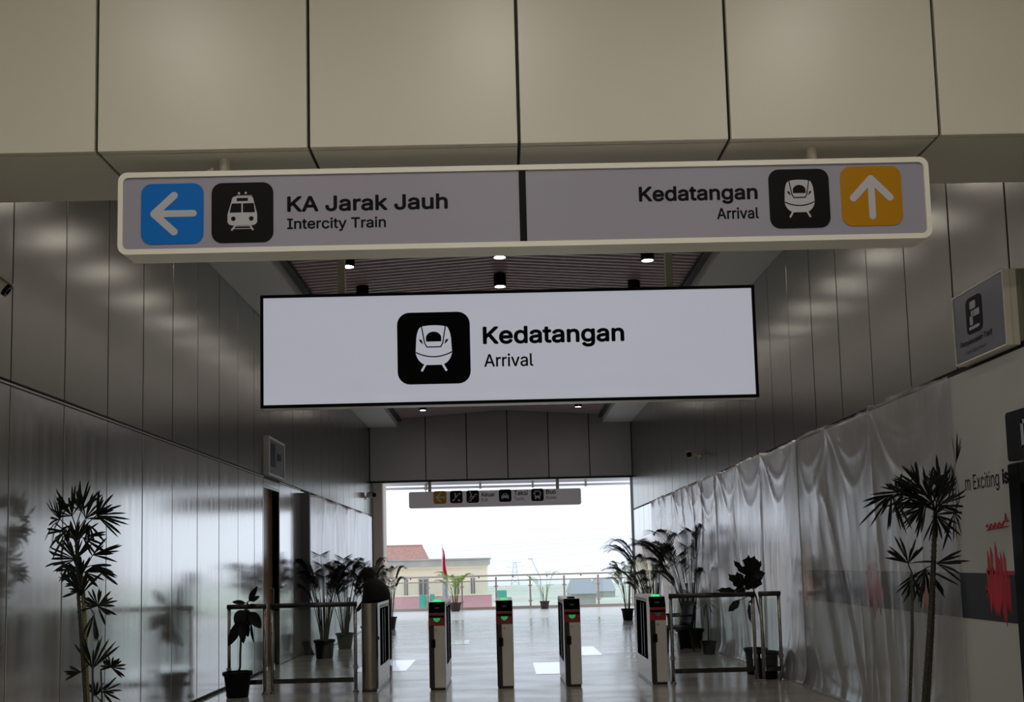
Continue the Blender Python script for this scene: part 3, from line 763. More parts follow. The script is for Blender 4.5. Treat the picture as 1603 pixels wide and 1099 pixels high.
# ================================================================== TICKET GATES
GY, GL, GH, GW = 12.6, 1.33, 1.135, 0.215
def gate(label, x, lamp, pad, reader=True):
    t = thing('ticket_gate', label, 'ticket gate', (x, GY, 0), 0, 'ticket gates')
    h = GW / 2
    if reader:
        # body outline seen from the side: slanted head at the front
        pr = [(0.0, 0.03), (GL, 0.03), (GL, GH - 0.03), (GL - .05, GH), (0.07, GH), (0.0, 0.99)]
        vs = [(-h, p[0], p[1]) for p in pr] + [(h, p[0], p[1]) for p in pr]
        n = len(pr)
        MB().add(vs, [tuple(range(n - 1, -1, -1)), tuple(range(n, 2 * n))] + [(k, (k + 1) % n, n + (k + 1) % n, n + k) for k in range(n)]).build('body', M['gate_white'], t)
        MB().box(-h, -h + 0.068, -0.006, 0.0, 0.03, 0.985).build('side_strip', M['gate_dark'], t)
        p = MB().box(-h + 0.07, h - .003, -0.012, 0.0, 0.035, 0.825, 0.003).build('front_panel', M['gate_panel'], t)
        MB().tube([(-h + 0.10, -0.012, 0.775), (-h + 0.10, -0.022, 0.775)], 0.014, 12).build('lock', M['steel'], p)
        MB().box(-h + 0.03, -h + 0.085, -0.035, -0.006, 0.545, 0.655, 0.006).build('lock_box', M['black_metal'], t)
        MB().box(-h + 0.004, h - 0.004, -0.010, 0.0, 0.83, 0.99, 0.003).build('red_panel', M['gate_red'], t)
        # sloped black head with card slot
        a = Vector((0, 0.0, 0.99)); b = Vector((0, 0.07, GH)); nrm = Vector((0, -(b.z - a.z), (b.y - a.y))).normalized()
        def slab(x0, x1, t0, t1, th):
            q = [a.lerp(b, t0), a.lerp(b, t1)]
            vv = [(xx, p_.y, p_.z) for p_ in q for xx in (x0, x1)] + [(xx, p_.y + nrm.y * th, p_.z + nrm.z * th) for p_ in q for xx in (x0, x1)]
            return MB().add(vv, [(0, 1, 3, 2)[::-1], (4, 5, 7, 6), (0, 1, 5, 4), (2, 6, 7, 3), (0, 4, 6, 2), (1, 3, 7, 5)])
        dsp = slab(-h + .003, h - .003, 0.02, 0.95, 0.008).build('display', M['gate_window'], t)
        slab(-0.03, 0.03, 0.40, 0.48, 0.011).build('marking', M['grey_pad'], dsp)
        MB().box(-h + 0.01, h - 0.01, -0.022, -0.010, 0.935, 0.962).build('slot', M['black_metal'], t)
        # half-round reader pad
        pts = [(0.045 * math.cos(math.pi * k / 10), -0.05 * math.sin(math.pi * k / 10)) for k in range(11)]
        MB().prism(ccw([(q[0], 0.928 + q[1]) for q in pts]), -0.02, -0.010).build('reader_pad', pad, t)
        MB().box(-0.05, 0.05, 0.11, 0.21, GH, GH + 0.022, 0.006).build('indicator', lamp, t)
    else:
        # end cabinet: rounded stainless column in front, white box behind
        n = 14; prof = []
        for k in range(n + 1):
            a = math.pi + math.pi * k / n
            prof.append((h * math.cos(a), 0.10 + 0.10 * math.sin(a)))
        vs = [(p[0], p[1], z) for z in (0.03, GH) for p in prof]; m_ = len(prof)
        c = MB().add(vs, [(k, k + 1, m_ + k + 1, m_ + k) for k in range(m_ - 1)] + [tuple(range(m_ - 1, -1, -1)), tuple(range(m_, 2 * m_)), (0, m_, 2 * m_ - 1, m_ - 1)]).build('end_column', M['steel'], t)
        smooth_auto(c, 50)
        MB().box(-h, h, 0.10, GL, 0.03, GH, 0.004).build('body', M['gate_white'], t)
        MB().box(-h + .01, h - .01, 0.12, GL - .1, GH, GH + 0.006).build('top_glass', M['gate_window'], t)
        MB().box(h, h + 0.012, 0.11, 0.14, 0.66, 0.70).build('catch', M['black_metal'], t)
    # plinth, side windows and sensor strips
    MB().box(-h + .01, h - .01, 0.02, GL - .02, 0.0, 0.032).build('plinth', M['gate_dark'], t)
    for s in (-1, 1):
        x0, x1 = (h, h + .004) if s > 0 else (-h - .004, -h)
        y0 = 0.32 if not reader else 0.28
        w = MB().box(x0, x1, y0, GL - .10, 0.30, 1.06).build('side_window', M['gate_window'], t)
        for yy in (y0 + .22, y0 + .46):
            xa, xb = (h + .004, h + .007) if s > 0 else (-h - .007, -h - .004)
            MB().box(xa, xb, yy, yy + .03, 0.32, 1.04).build('sensor_strip', M['gate_dark'], w)
        MB().box(x0, x1, y0 - .02, GL - .05, 1.07, 1.10).build('side_label', M['print_white'], t)
    return t
gate('leftmost ticket gate with a stainless rounded end and no reader', -1.772, None, None, False)
gate('second ticket gate from the left, white with green lamp and green reader', -0.884, M['green_led'], M['green_pad'])
gate('middle ticket gate of the five, with green lamp and reader', -0.003, M['green_led'], M['green_pad'])
gate('fourth ticket gate from the left, its top indicator dark', 0.881, M['black_metal'], M['green_pad'])
gate('rightmost ticket gate with green lamp and grey reader', 2.002, M['green_led'], M['grey_pad'])

# ================================================================== STEEL AND GLASS BARRIERS
def barrier(label, x0, x1, y, h=1.135):
    t = thing('glass_barrier', label, 'barrier', ((x0 + x1) / 2, y, 0), 0, 'glass barriers beside the gates')
    w = (x1 - x0) / 2
    for s in (-1, 1):
        p = MB().tube([(s * (w - .024), 0, 0.0), (s * (w - .024), 0, h - .02)], 0.022, 12).build('post', M['steel'], t, True)
        MB().lathe([(0.04, 0), (0.04, 0.012), (0.026, 0.03)], 14, (s * (w - .024), 0, 0)).build('foot', M['steel'], p)
        MB().box(s * (w - .024) - .03, s * (w - .024) + .03, -.02, .02, .30, .35).build('clamp', M['steel'], p)
    MB().tube([(-w, 0, h), (w, 0, h)], 0.032, 12).build('handrail', M['rail_dark'], t, True)
    MB().box(-w + .05, w - .05, -.02, .02, 0.13, 0.19).build('bottom_rail', M['rail_dark'], t)
    MB().box(-w + .05, w - .05, -.005, .005, 0.20, h - .06).build('glass_panel', M['glass'], t)
    return t
barrier('short glass barrier between the left wall and the first steel post', -3.62, -3.11, 12.65)
barrier('wide glass barrier left of the leftmost ticket gate', -3.06, -1.93, 12.65)
barrier('wide glass barrier right of the rightmost ticket gate', 2.16, 3.29, 12.65)
barrier('short glass barrier between the right plastic sheet and its steel post', 3.345, 3.63, 12.65)

# ================================================================== WHITE FLOOR PATCHES
for lab, x0, x1, y0, y1 in (('white floor patch beside the leftmost ticket gate', -2.35, -1.55, 15.0, 16.75), ('small white floor patch behind the second ticket gate', -1.12, -0.76, 19.8, 20.9),
                       ('white floor patch left of the fourth ticket gate', 0.44, 1.10, 14.1, 15.75), ('white floor patch right of the fourth ticket gate', 1.05, 1.68, 16.75, 18.5)):
    tag(MB().box(x0, x1, y0, y1, 0.0, 0.003).build('floor_patch', M['white_patch']), lab, 'floor marking', 'white floor patches')

# ================================================================== PLANTS
def pot(parent, r0, r1, h, m, n=20, soil=True):
    p = MB().lathe([(r0 * .96, 0), (r0, 0.01), (r1 * .95, h * .86), (r1 * .95, h * .86)], n).build('pot', m, parent, False)
    smooth_auto(p, 50)
    m2 = MB(); prof = [(r1 * .96, h * .86), (r1 * 1.06, h * .87), (r1 * 1.06, h), (r1 * .93, h), (r1 * .93, h * .90)]
    m2.lathe(prof, n); smooth_auto(m2.build('rim', m, p), 40)
    MB().lathe([(r1 * .93, h * .88), (r1 * .90, h * .93), (r1 * .3, h * .95)], n).build('soil', M['soil'], p)
    return p
def blade(mb, p0, d, L, w, droop, face):
    """one folded lance-shaped leaflet from p0 along d"""
    d = d.normalized(); side = d.cross(face)
    if side.length < 1e-3: side = d.cross(Vector((1, 0, 0)))
    side.normalize(); nrm = side.cross(d).normalized()
    pts = []
    prof = ((0.0, .15), (.3, .62), (.6, 1.0), (.85, .7), (1.0, .05))
    b = len(mb.v)
    for t, k in prof:
        c = p0 + d * (L * t) + Vector((0, 0, -1)) * (droop * L * t * t)
        mb.v.append(tuple(c - side * (w * k / 2) + nrm * (w * .14 * k)))
        mb.v.append(tuple(c))
        mb.v.append(tuple(c + side * (w * k / 2) + nrm * (w * .14 * k)))
    for i in range(len(prof) - 1):
        a = b + i * 3
        mb.f += [(a, a + 1, a + 4, a + 3), (a + 1, a + 2, a + 5, a + 4)]
def fan_leaf(parent, c, root, R, a0, a1, n, m, rnd, w=0.03, droop=.08, depth=.35):
    """hand-shaped palm leaf: leaflets spread over the angles a0..a1 (degrees, seen from the front) plus its stalk"""
    mb = MB()
    tilt = rnd.uniform(-depth, depth)
    for k in range(n):
        a = math.radians(a0 + (a1 - a0) * (k + .5) / n + rnd.uniform(-9, 9))
        d = Vector((math.cos(a), tilt + rnd.uniform(-.45, .45), math.sin(a)))
        L = R * rnd.uniform(.62, 1.10)
        blade(mb, c, d, L, w * rnd.uniform(.8, 1.2), droop * rnd.uniform(.4, 1.6), Vector((rnd.uniform(-.3, .3), -1, rnd.uniform(-.3, .3))))
    mid = (c + root) / 2 + Vector((0, rnd.uniform(-.03, .03), 0.02))
    mb.tube([root, mid, c], [.006, .005, .004], 5)
    mb.keep_x(parent.location.x, -3.81, 3.70)
    return mb.build('leaf', m, parent)

def rhapis(label, Y, potxy, fans, stems, seed, w):
    rnd = random.Random(seed)
    base = Vector((potxy[0], potxy[1], 0))
    t = thing('potted_palm', label, 'potted palm', base)
    pot(t, 0.15, 0.19, 0.32, M['pot_black'])
    stem_pts = []
    for path, r, m in stems:
        pts = [at(px, py, Y + dy) - base for px, py, dy in path]
        foot = Vector((pts[-1].x * .5, 0.0, 0.28))
        pts.append(foot)
        st = MB().tube(pts, [r * .75] + [r] * (len(pts) - 2) + [r * 1.1], 9).build('stem', m, t, True)
        mb = MB()
        for i in range(1, 40):                                # leaf-scar rings
            q = i / 40 * (len(pts) - 1); k = int(q); c = pts[k].lerp(pts[min(k + 1, len(pts) - 1)], q - k)
            d = (pts[min(k + 1, len(pts) - 1)] - pts[k]).normalized()
            mb.tube([c - d * .006, c + d * .004], [r * 1.02, r * 1.35], 9)
        tag(mb.build('leaf_scars', m, st), kind='stuff')
        stem_pts.append(pts)
    allp = [p for s in stem_pts for p in s[:-1]]
    for px, py, R, a0, a1, n, dy in fans:
        c = at(px, py, Y + dy) - base
        root = min(allp, key=lambda p: (p - c).length)
        fan_leaf(t, c, root, R * 1.15 * Y / F, a0, a1, int(n * 1.5 + .5), M['leaf_dark'], rnd, w)
    return t
rhapis('tall thin lady palm with many leaf fans standing against the left metal wall', 8.0, (-3.42, 8.0),
    [(113, 808, 46, 55, 175, 8, .04), (134, 812, 42, -10, 110, 8, -.06), (104, 832, 38, 140, 265, 6, -.04), (119, 846, 40, 35, 150, 7, .05), (130, 842, 36, -70, 30, 6, .03), (127, 902, 38, 55, 140, 6, -.04), (120, 892, 34, 130, 225, 5, .06), (132, 896, 30, -60, 40, 5, .02), (126, 925, 30, 110, 200, 4, -.03),
     (94, 813, 50, 60, 235, 10, 0), (127, 800, 48, 40, 150, 9, -.1), (151, 807, 42, -55, 100, 10, .08), (110, 822, 34, 180, 300, 6, .05), (140, 822, 30, 230, 330, 5, -.05),
     (118, 876, 44, 25, 215, 10, 0), (145, 869, 40, -15, 45, 5, .1), (143, 885, 40, -50, 12, 5, -.08), (108, 884, 26, 200, 290, 4, .05), (127, 931, 44, 38, 130, 7, 0), (122, 915, 26, 100, 190, 4, .05),
     (153, 949, 27, -70, 200, 12, .05), (147, 962, 36, 240, 300, 4, -.05), (145, 1047, 48, 45, 135, 9, 0), (174, 1045, 22, -60, 200, 9, .08), (161, 1083, 26, -60, 60, 6, 0), (127, 1052, 20, 140, 215, 4, -.1), (150, 1090, 24, 40, 140, 5, .1)],
    [([(119, 846, 0), (123, 936, 0), (130, 1040, 0), (136, 1140, 0)], .014, M['cane']), ([(128, 900, .05), (131, 940, .05), (135, 1040, .05), (139, 1140, .05)], .017, M['cane_green']), ([(145, 1040, -.05), (145, 1090, -.05), (143, 1150, -.05)], .008, M['cane']), ([(158, 1050, .06), (160, 1100, .06), (152, 1150, .06)], .007, M['cane'])], 4, 0.021)
rhapis('tall thin lady palm with a drooping crown in front of the right plastic sheet', 7.55, (3.28, 7.55),
    [(1460, 790, 46, 60, 190, 8, .06), (1468, 792, 46, -20, 110, 8, -.05), (1450, 788, 44, 150, 250, 6, .03), (1476, 770, 44, 20, 120, 7, .04), (1432, 776, 44, 120, 220, 6, .06), (1416, 770, 46, 150, 250, 5, -.04),
     (1454, 778, 55, 20, 165, 12, 0), (1446, 795, 40, 110, 260, 8, .1), (1464, 806, 42, -120, 60, 9, -.1), (1494, 803, 48, -115, 40, 11, .05), (1396, 774, 66, 180, 292, 9, 0), (1404, 772, 30, 20, 160, 5, .08), (1505, 726, 52, 58, 98, 5, 0), (1502, 730, 56, 232, 285, 7, .08), (1480, 742, 42, 200, 270, 5, -.05), (1440, 765, 42, 80, 170, 8, -.1), (1470, 760, 42, 30, 110, 8, .1),
     (1422, 882, 42, 12, 170, 9, 0), (1448, 890, 50, 205, 335, 9, .05), (1466, 882, 44, -35, 40, 6, -.05), (1430, 905, 32, 215, 300, 5, .1)],
    [([(1464, 800, 0), (1461, 890, 0), (1455, 990, 0), (1446, 1110, 0)], .020, M['cane']), ([(1462, 900, .06), (1459, 990, .06), (1452, 1110, .06)], .016, M['cane']), ([(1427, 895, -.06), (1428, 990, -.06), (1424, 1110, -.06)], .012, M['cane'])], 8, 0.020)

def big_leaf(parent, p0, p1, w, m, curl=.08, name='leaf', wavy=0.0, face=None, rnd=random):
    """broad leaf blade from its base p0 to its tip p1"""
    d = (p1 - p0); L = d.length; d.normalize()
    face = face or Vector((0, -1, 0.25))
    side = d.cross(face).normalized(); nrm = side.cross(d).normalized()
    mb = MB(); n = 9; b = 0
    for i in range(n + 1):
        t = i / n
        k = math.sin(math.pi * min(1, t ** .85)) ** .7 if 0 < t < 1 else 0.03
        c = p0 + d * L * t - nrm * (curl * L * (t - .5) ** 2 * 4 * .5)
        for u in (-1, -.5, 0, .5, 1):
            wv = wavy * w * math.sin(t * 17 + u * 2)
            mb.v.append(tuple(c + side * (u * w / 2 * k + (wv * .25 if abs(u) == 1 else 0)) + nrm * (abs(u) * w * .10 * k + (wv * .3 if abs(u) > .6 else 0))))
    for i in range(n):
        for u in range(4):
            a = i * 5 + u
            mb.f.append((a, a + 1, a + 6, a + 5))
    o = mb.build(name, m, parent, True)
    return o
def px_leaf_plant(name, label, cat, Y, base_px, leaves, stems, m, potdim, pot_m, rnd, wavy=0.0, curl=.08, dx=0.0):
    base = Vector((at(base_px[0], base_px[1], Y).x + dx, Y, 0)); at_ = lambda a, b, c: at(a, b, c) + Vector((dx, 0, 0))
    t = thing(name, label, cat, base)
    pot(t, potdim[0], potdim[1], potdim[2], pot_m)
    allp = []
    for path, r in stems:
        pts = [at_(x, y, Y) - base for x, y in path] + [Vector((0.0, 0, potdim[2] * .9))]
        MB().tube(pts, [r * .6] + [r] * (len(pts) - 1), 8).build('stem', M['cane'], t, True)
        for a, c in zip(pts[:-1], pts[1:]):
            allp += [a.lerp(c, k / 10) for k in range(10)]
    for x0, y0, x1, y1, w, dy in leaves:
        p0 = at_(x0, y0, Y + dy * .4) - base; p1 = at_(x1, y1, Y + dy) - base
        o = big_leaf(t, p0, p1, w * Y / F, m, curl, 'leaf', wavy, Vector((rnd.uniform(-.4, .4), -1, rnd.uniform(-.1, .5))))
        root = min(allp, key=lambda p: (p - p0).length)
        MB().tube([root, (root + p0) / 2 + Vector((0, 0, .01)), p0 + (p1 - p0) * .05], .006, 5).build('leaf_stalk', M['cane'], o)
    return t
Z4 = lambda x, y: (330 + x / 5.52, 900 + y / 5.52)
def L4(x0, y0, x1, y1, w, dy): return Z4(x0, y0) + Z4(x1, y1) + (w / 5.52, dy)
px_leaf_plant('rubber_plant', 'rubber plant with dark drooping leaves in a black pot by the left wall', 'potted plant', 12.45, (372, 1087),
    [L4(298, 245, 182, 232, 44, .05), L4(330, 230, 402, 98, 56, -.03), L4(345, 228, 422, 182, 40, .08), L4(330, 262, 392, 262, 26, -.1), L4(290, 305, 205, 420, 95, -.08), L4(320, 300, 300, 470, 110, .02),
     L4(345, 320, 432, 462, 96, -.05), L4(350, 330, 420, 430, 70, .1), L4(260, 390, 150, 618, 82, .04), L4(270, 400, 280, 594, 72, -.06), L4(345, 420, 370, 592, 30, .05), L4(300, 380, 320, 540, 60, .08), L4(290, 340, 230, 470, 90, .1)],
    [([Z4(318, 235), Z4(300, 300), Z4(262, 500), Z4(254, 700), Z4(253, 800)], .014)], M['leaf_rubber'], (0.135, 0.178, 0.32), M['pot_black'], random.Random(2))
Z6 = lambda x, y: (1130 + x / 4.78, 850 + y / 4.78)
def L6(x0, y0, x1, y1, w, dy): return Z6(x0, y0) + Z6(x1, y1) + (w / 4.78, dy)
px_leaf_plant('fiddle_leaf_fig', 'fiddle leaf fig with big dark lobed leaves beside the right glass barrier', 'potted plant', 12.95, (1222, 1062),
    [L6(300, 265, 295, 88, 120, 0), L6(310, 240, 340, 92, 90, .08), L6(275, 235, 182, 128, 44, -.05), L6(345, 235, 388, 126, 34, .04), L6(320, 250, 420, 222, 66, -.08), L6(330, 340, 360, 210, 100, .06), L6(290, 350, 300, 220, 90, -.05),
     L6(250, 340, 142, 228, 66, .03), L6(250, 330, 205, 215, 80, -.06), L6(270, 350, 190, 345, 70, .1), L6(200, 355, 55, 352, 44, .02), L6(225, 425, 142, 512, 58, .05), L6(300, 400, 350, 380, 40, -.04)],
    [([Z6(325, 330), Z6(350, 400), Z6(385, 550), Z6(408, 700), Z6(415, 790)], .012)], M['leaf_fig'], (0.125, 0.150, 0.36), M['pot_black'], random.Random(6), .35, .08, -0.17)
px_leaf_plant('fig_sapling', 'thin fig sapling in a black pot just behind the fiddle leaf fig', 'potted plant', 13.45, (1205, 1058),
    [L6(300, 455, 318, 600, 40, 0), L6(300, 440, 345, 432, 28, .04)],
    [([Z6(298, 440), Z6(322, 600), Z6(335, 700), Z6(345, 790)], .010)], M['leaf_fig'], (0.13, 0.155, 0.36), M['pot_black'], random.Random(9), .3, .08, -0.18)

def areca(label, x, y, h, seed, leaf_m, pot_m, potdim=(.14, .19, .32), n=9, spread=.55, leaflet=.20, wid=.022, bias=(0, 0), stems=4, pairs=15):
    rnd = random.Random(seed)
    t = thing('areca_palm', label, 'potted palm', (x, y, 0))
    pot(t, *potdim, pot_m)
    z0 = potdim[2] * .9
    for k in range(stems):
        a = rnd.uniform(0, 6.28); r = potdim[1] * .35
        MB().tube([(r * math.cos(a), r * math.sin(a), z0), (r * 1.4 * math.cos(a), r * 1.4 * math.sin(a), z0 + h * .18), (r * 1.9 * math.cos(a), r * 1.9 * math.sin(a), z0 + h * .38)], [.014, .012, .008], 7).build('stem', M['cane'], t, True)
    for k in range(n):
        a = 2 * math.pi * k / n + rnd.uniform(-.3, .3)
        rr = spread * rnd.uniform(.55, 1.0); top = (h - z0) * rnd.uniform(.72, 1.0) * (1 - .25 * (k % 3 == 2))
        p0 = Vector((0.06 * math.cos(a), 0.06 * math.sin(a), z0 + 0.02))
        p1 = Vector((rr * .35 * math.cos(a), rr * .35 * math.sin(a), z0 + top * .75))
        p2 = Vector((rr * .75 * math.cos(a) + bias[0], rr * .75 * math.sin(a) + bias[1], z0 + top))
        p3 = Vector((rr * 1.15 * math.cos(a) + bias[0], rr * 1.15 * math.sin(a) + bias[1], z0 + top * .92))
        def bez(u): return p0 * (1 - u) ** 3 + p1 * 3 * u * (1 - u) ** 2 + p2 * 3 * u * u * (1 - u) + p3 * u ** 3
        mb = MB(); path = [bez(i / 10) for i in range(11)]
        mb.tube(path, [.008 - .0006 * i for i in range(11)], 5)
        for i in range(pairs):
            u = .42 + .58 * (i + .5) / pairs
            c = bez(u); d = (bez(min(1, u + .03)) - bez(u - .03)).normalized()
            side = d.cross(Vector((0, 0, 1)))
            if side.length < 1e-3: side = Vector((1, 0, 0))
            side.normalize()
            Lf = leaflet * (1 - .55 * abs(u - .62) / .4) * rnd.uniform(.85, 1.1)
            for s in (-1, 1):
                blade(mb, c, side * s * .8 + d * .75 + Vector((0, 0, .3)), Lf, wid, .22, Vector((0, 0, 1)))
        mb.keep_x(x, -3.80 if y < 18 else -3.56, 3.66)
        mb.build('frond', leaf_m, t)
    return t
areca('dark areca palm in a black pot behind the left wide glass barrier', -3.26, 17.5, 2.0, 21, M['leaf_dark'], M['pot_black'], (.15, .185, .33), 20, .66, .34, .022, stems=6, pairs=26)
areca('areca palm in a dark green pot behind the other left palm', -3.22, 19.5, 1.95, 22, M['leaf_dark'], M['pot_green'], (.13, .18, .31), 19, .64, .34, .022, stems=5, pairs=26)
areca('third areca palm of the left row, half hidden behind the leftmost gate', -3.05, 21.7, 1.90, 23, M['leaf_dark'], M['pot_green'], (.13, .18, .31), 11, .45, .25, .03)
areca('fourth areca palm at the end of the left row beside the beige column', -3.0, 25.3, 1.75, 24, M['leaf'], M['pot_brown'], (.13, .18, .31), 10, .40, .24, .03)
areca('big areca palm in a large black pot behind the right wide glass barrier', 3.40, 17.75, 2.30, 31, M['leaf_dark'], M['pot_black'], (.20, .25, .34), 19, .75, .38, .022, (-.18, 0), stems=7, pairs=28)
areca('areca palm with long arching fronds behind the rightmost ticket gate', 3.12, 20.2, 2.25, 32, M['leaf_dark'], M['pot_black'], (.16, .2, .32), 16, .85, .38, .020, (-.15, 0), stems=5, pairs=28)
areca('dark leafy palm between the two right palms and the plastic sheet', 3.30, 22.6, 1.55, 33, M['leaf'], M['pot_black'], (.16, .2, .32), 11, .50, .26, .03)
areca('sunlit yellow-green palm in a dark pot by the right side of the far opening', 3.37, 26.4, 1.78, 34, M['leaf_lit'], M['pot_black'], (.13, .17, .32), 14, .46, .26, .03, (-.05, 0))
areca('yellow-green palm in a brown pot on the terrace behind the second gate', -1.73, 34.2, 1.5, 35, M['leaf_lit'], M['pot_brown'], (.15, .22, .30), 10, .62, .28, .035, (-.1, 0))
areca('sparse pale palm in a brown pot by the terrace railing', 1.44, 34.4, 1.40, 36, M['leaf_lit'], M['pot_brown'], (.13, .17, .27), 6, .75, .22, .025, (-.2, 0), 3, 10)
dr = thing('dracaena', 'small drooping spiky plant in front of the right plastic sheet', 'potted plant', (3.46, 16.45, 0))
pot(dr, .10, .13, .22, M['pot_black'])
MB().tube([(0, 0, .2), (.01, 0, .5), (-.02, 0, .86)], .012, 7).build('stem', M['cane'], dr, True)
rnd = random.Random(12)
for k in range(16):
    a = rnd.uniform(0, 6.28); mb = MB()
    blade(mb, Vector((-.02, 0, .80 + .005 * k)), Vector((math.cos(a), math.sin(a), rnd.uniform(.1, 1.0))), rnd.uniform(.25, .36), .03, rnd.uniform(.5, 1.1), Vector((0, 0, 1)))
    mb.build('leaf', M['leaf'], dr)

# black armchair among the right plants, and the plastic-wrapped board leaning behind it
CH = thing('armchair', 'black plastic armchair among the palms behind the right barrier', 'chair', (2.98, 17.05, 0), math.radians(-75))
MB().box(-.25, .25, -.25, .25, .40, .45, .015).build('seat', M['chair'], CH)
vs = []
for j in range(6):
    for i in range(7):
        u = i / 6 - .5; z = .45 + .42 * j / 5
        for yy in (0,): vs.append((u * (.46 - .06 * (j / 5) ** 2), .22 + .10 * j / 5 - .06 * (1 - 4 * u * u) * -1 * .6, z))
o = MB().add(vs, [(j * 7 + i, j * 7 + i + 1, j * 7 + i + 8, j * 7 + i + 7) for j in range(5) for i in range(6)]).build('backrest', M['chair'], CH, True)
md = o.modifiers.new('thickness', 'SOLIDIFY'); md.thickness = 0.03
for sx in (-1, 1):
    MB().box(sx * .27 - .03, sx * .27 + .03, -.24, .26, .62, .655, .01).box(sx * .27 - .02, sx * .27 + .02, -.23, -.19, .43, .625).build('armrest', M['chair'], CH)
    for sy in (-1, 1):
        MB().tube([(sx * .22, sy * .21, .41), (sx * .26, sy * .25, 0)], [.025, .018], 8).build('leg', M['chair'], CH)
WB = tag(MB().add([(3.30, 18.4, .0), (3.62, 18.9, 0), (3.70, 18.95, .95), (3.38, 18.45, 1.08), (3.27, 18.45, .0), (3.59, 18.95, 0), (3.67, 19.0, .95), (3.35, 18.5, 1.08)],
         [(0, 1, 2, 3), (7, 6, 5, 4), (0, 4, 5, 1), (3, 2, 6, 7), (0, 3, 7, 4), (1, 5, 6, 2)]).build('wrapped_board', M['film_left']), 'pale wrapped board leaning behind the big right palm', 'board')

# ================================================================== PERSON IN BLACK BEHIND THE LEFTMOST GATE
PP = thing('person', 'person in a black hooded robe stooping behind the leftmost gate', 'person', (-2.14, 16.4, 0), math.radians(-118))
# skeleton in local space: the figure faces -Y (turned by the root), leaning forward
J = [(0, .02, .92), (0, -.02, 1.12), (0, -.10, 1.30), (0, -.17, 1.42), (0, -.22, 1.52),            # pelvis .. neck, head
     (.09, .02, .86), (.10, -.02, .48), (.10, .03, .09), (.10, -.10, .05),                          # left leg
     (-.09, .02, .86), (-.10, .04, .48), (-.10, .08, .09), (-.10, -.05, .05),                       # right leg
     (.17, -.11, 1.31), (.24, -.10, 1.05), (.20, -.28, .90), (.17, -.36, .88),                      # left arm
     (-.17, -.11, 1.31), (-.24, -.08, 1.05), (-.20, -.26, .90), (-.17, -.34, .88)]
E = [(0, 1), (1, 2), (2, 3), (3, 4), (0, 5), (5, 6), (6, 7), (7, 8), (0, 9), (9, 10), (10, 11), (11, 12), (2, 13), (13, 14), (14, 15), (15, 16), (2, 17), (17, 18), (18, 19), (19, 20)]
RAD = [.13, .13, .14, .06, .085, .085, .065, .045, .035, .085, .065, .045, .035, .065, .048, .036, .03, .065, .048, .036, .03]
me = bpy.data.meshes.new('body'); me.from_pydata(J, E, []); me.update()
body = link('body', me, PP)
me.materials.append(M['robe'])
body.modifiers.new('skin', 'SKIN')
if not me.skin_vertices: me.skin_vertices.new()
for i, sv in enumerate(me.skin_vertices[0].data):
    sv.radius = (RAD[i], RAD[i]); sv.use_root = (i == 0)
sb = body.modifiers.new('smooth', 'SUBSURF'); sb.levels = 1; sb.render_levels = 2
body.modifiers['skin'].use_smooth_shade = True
def loft(rings, n=18):
    mb = MB()
    for cx, cy, cz, rx, ry in rings:
        for k in range(n):
            a = 2 * math.pi * k / n
            f = 1 + .05 * math.sin(a * 6 + cz * 5)
            mb.v.append((cx + rx * f * math.cos(a), cy + ry * f * math.sin(a), cz))
    for i in range(len(rings) - 1):
        for k in range(n):
            mb.f.append((i * n + k, i * n + (k + 1) % n, (i + 1) * n + (k + 1) % n, (i + 1) * n + k))
    mb.f.append(tuple((len(rings) - 1) * n + k for k in range(n)))
    return mb
loft([(0, .03, .06, .19, .19), (0, .03, .35, .19, .19), (0, .03, .70, .195, .195), (0, .03, .95, .20, .20), (0, .0, 1.12, .215, .19), (0, -.05, 1.28, .225, .175), (0, -.10, 1.37, .17, .14), (0, -.13, 1.42, .09, .09)]).build('robe', M['robe'], PP, True)
loft([(0, .0, 1.02, .21, .22), (0, -.02, 1.15, .23, .225), (0, -.05, 1.27, .215, .20), (0, -.10, 1.35, .155, .155), (0, -.165, 1.40, .10, .115), (0, -.205, 1.45, .103, .122), (0, -.215, 1.51, .105, .125), (0, -.21, 1.57, .088, .105), (0, -.205, 1.61, .05, .06)]).build('hood', M['robe'], PP, True)
hd = MB().lathe([(.02, -.11), (.055, -.095), (.07, -.05), (.075, 0), (.07, .05), (.05, .085), (.02, .10)], 14, (0, -.285, 1.50), 0.95, .7).tube([(0, -.32, 1.52), (0, -.355, 1.495), (0, -.33, 1.485)], [.008, .013, .01], 6).build('face', M['skin'], PP, True)
for sx in (-1, 1):
    MB().lathe([(.004, -.008), (.012, 0), (.004, .008)], 8, (sx * .028, -.333, 1.525), 1, .5).build('eye', M['ink'], hd)
MB().box(-.025, .025, -.338, -.33, 1.455, 1.463).build('mouth', M['red_paint'], hd)

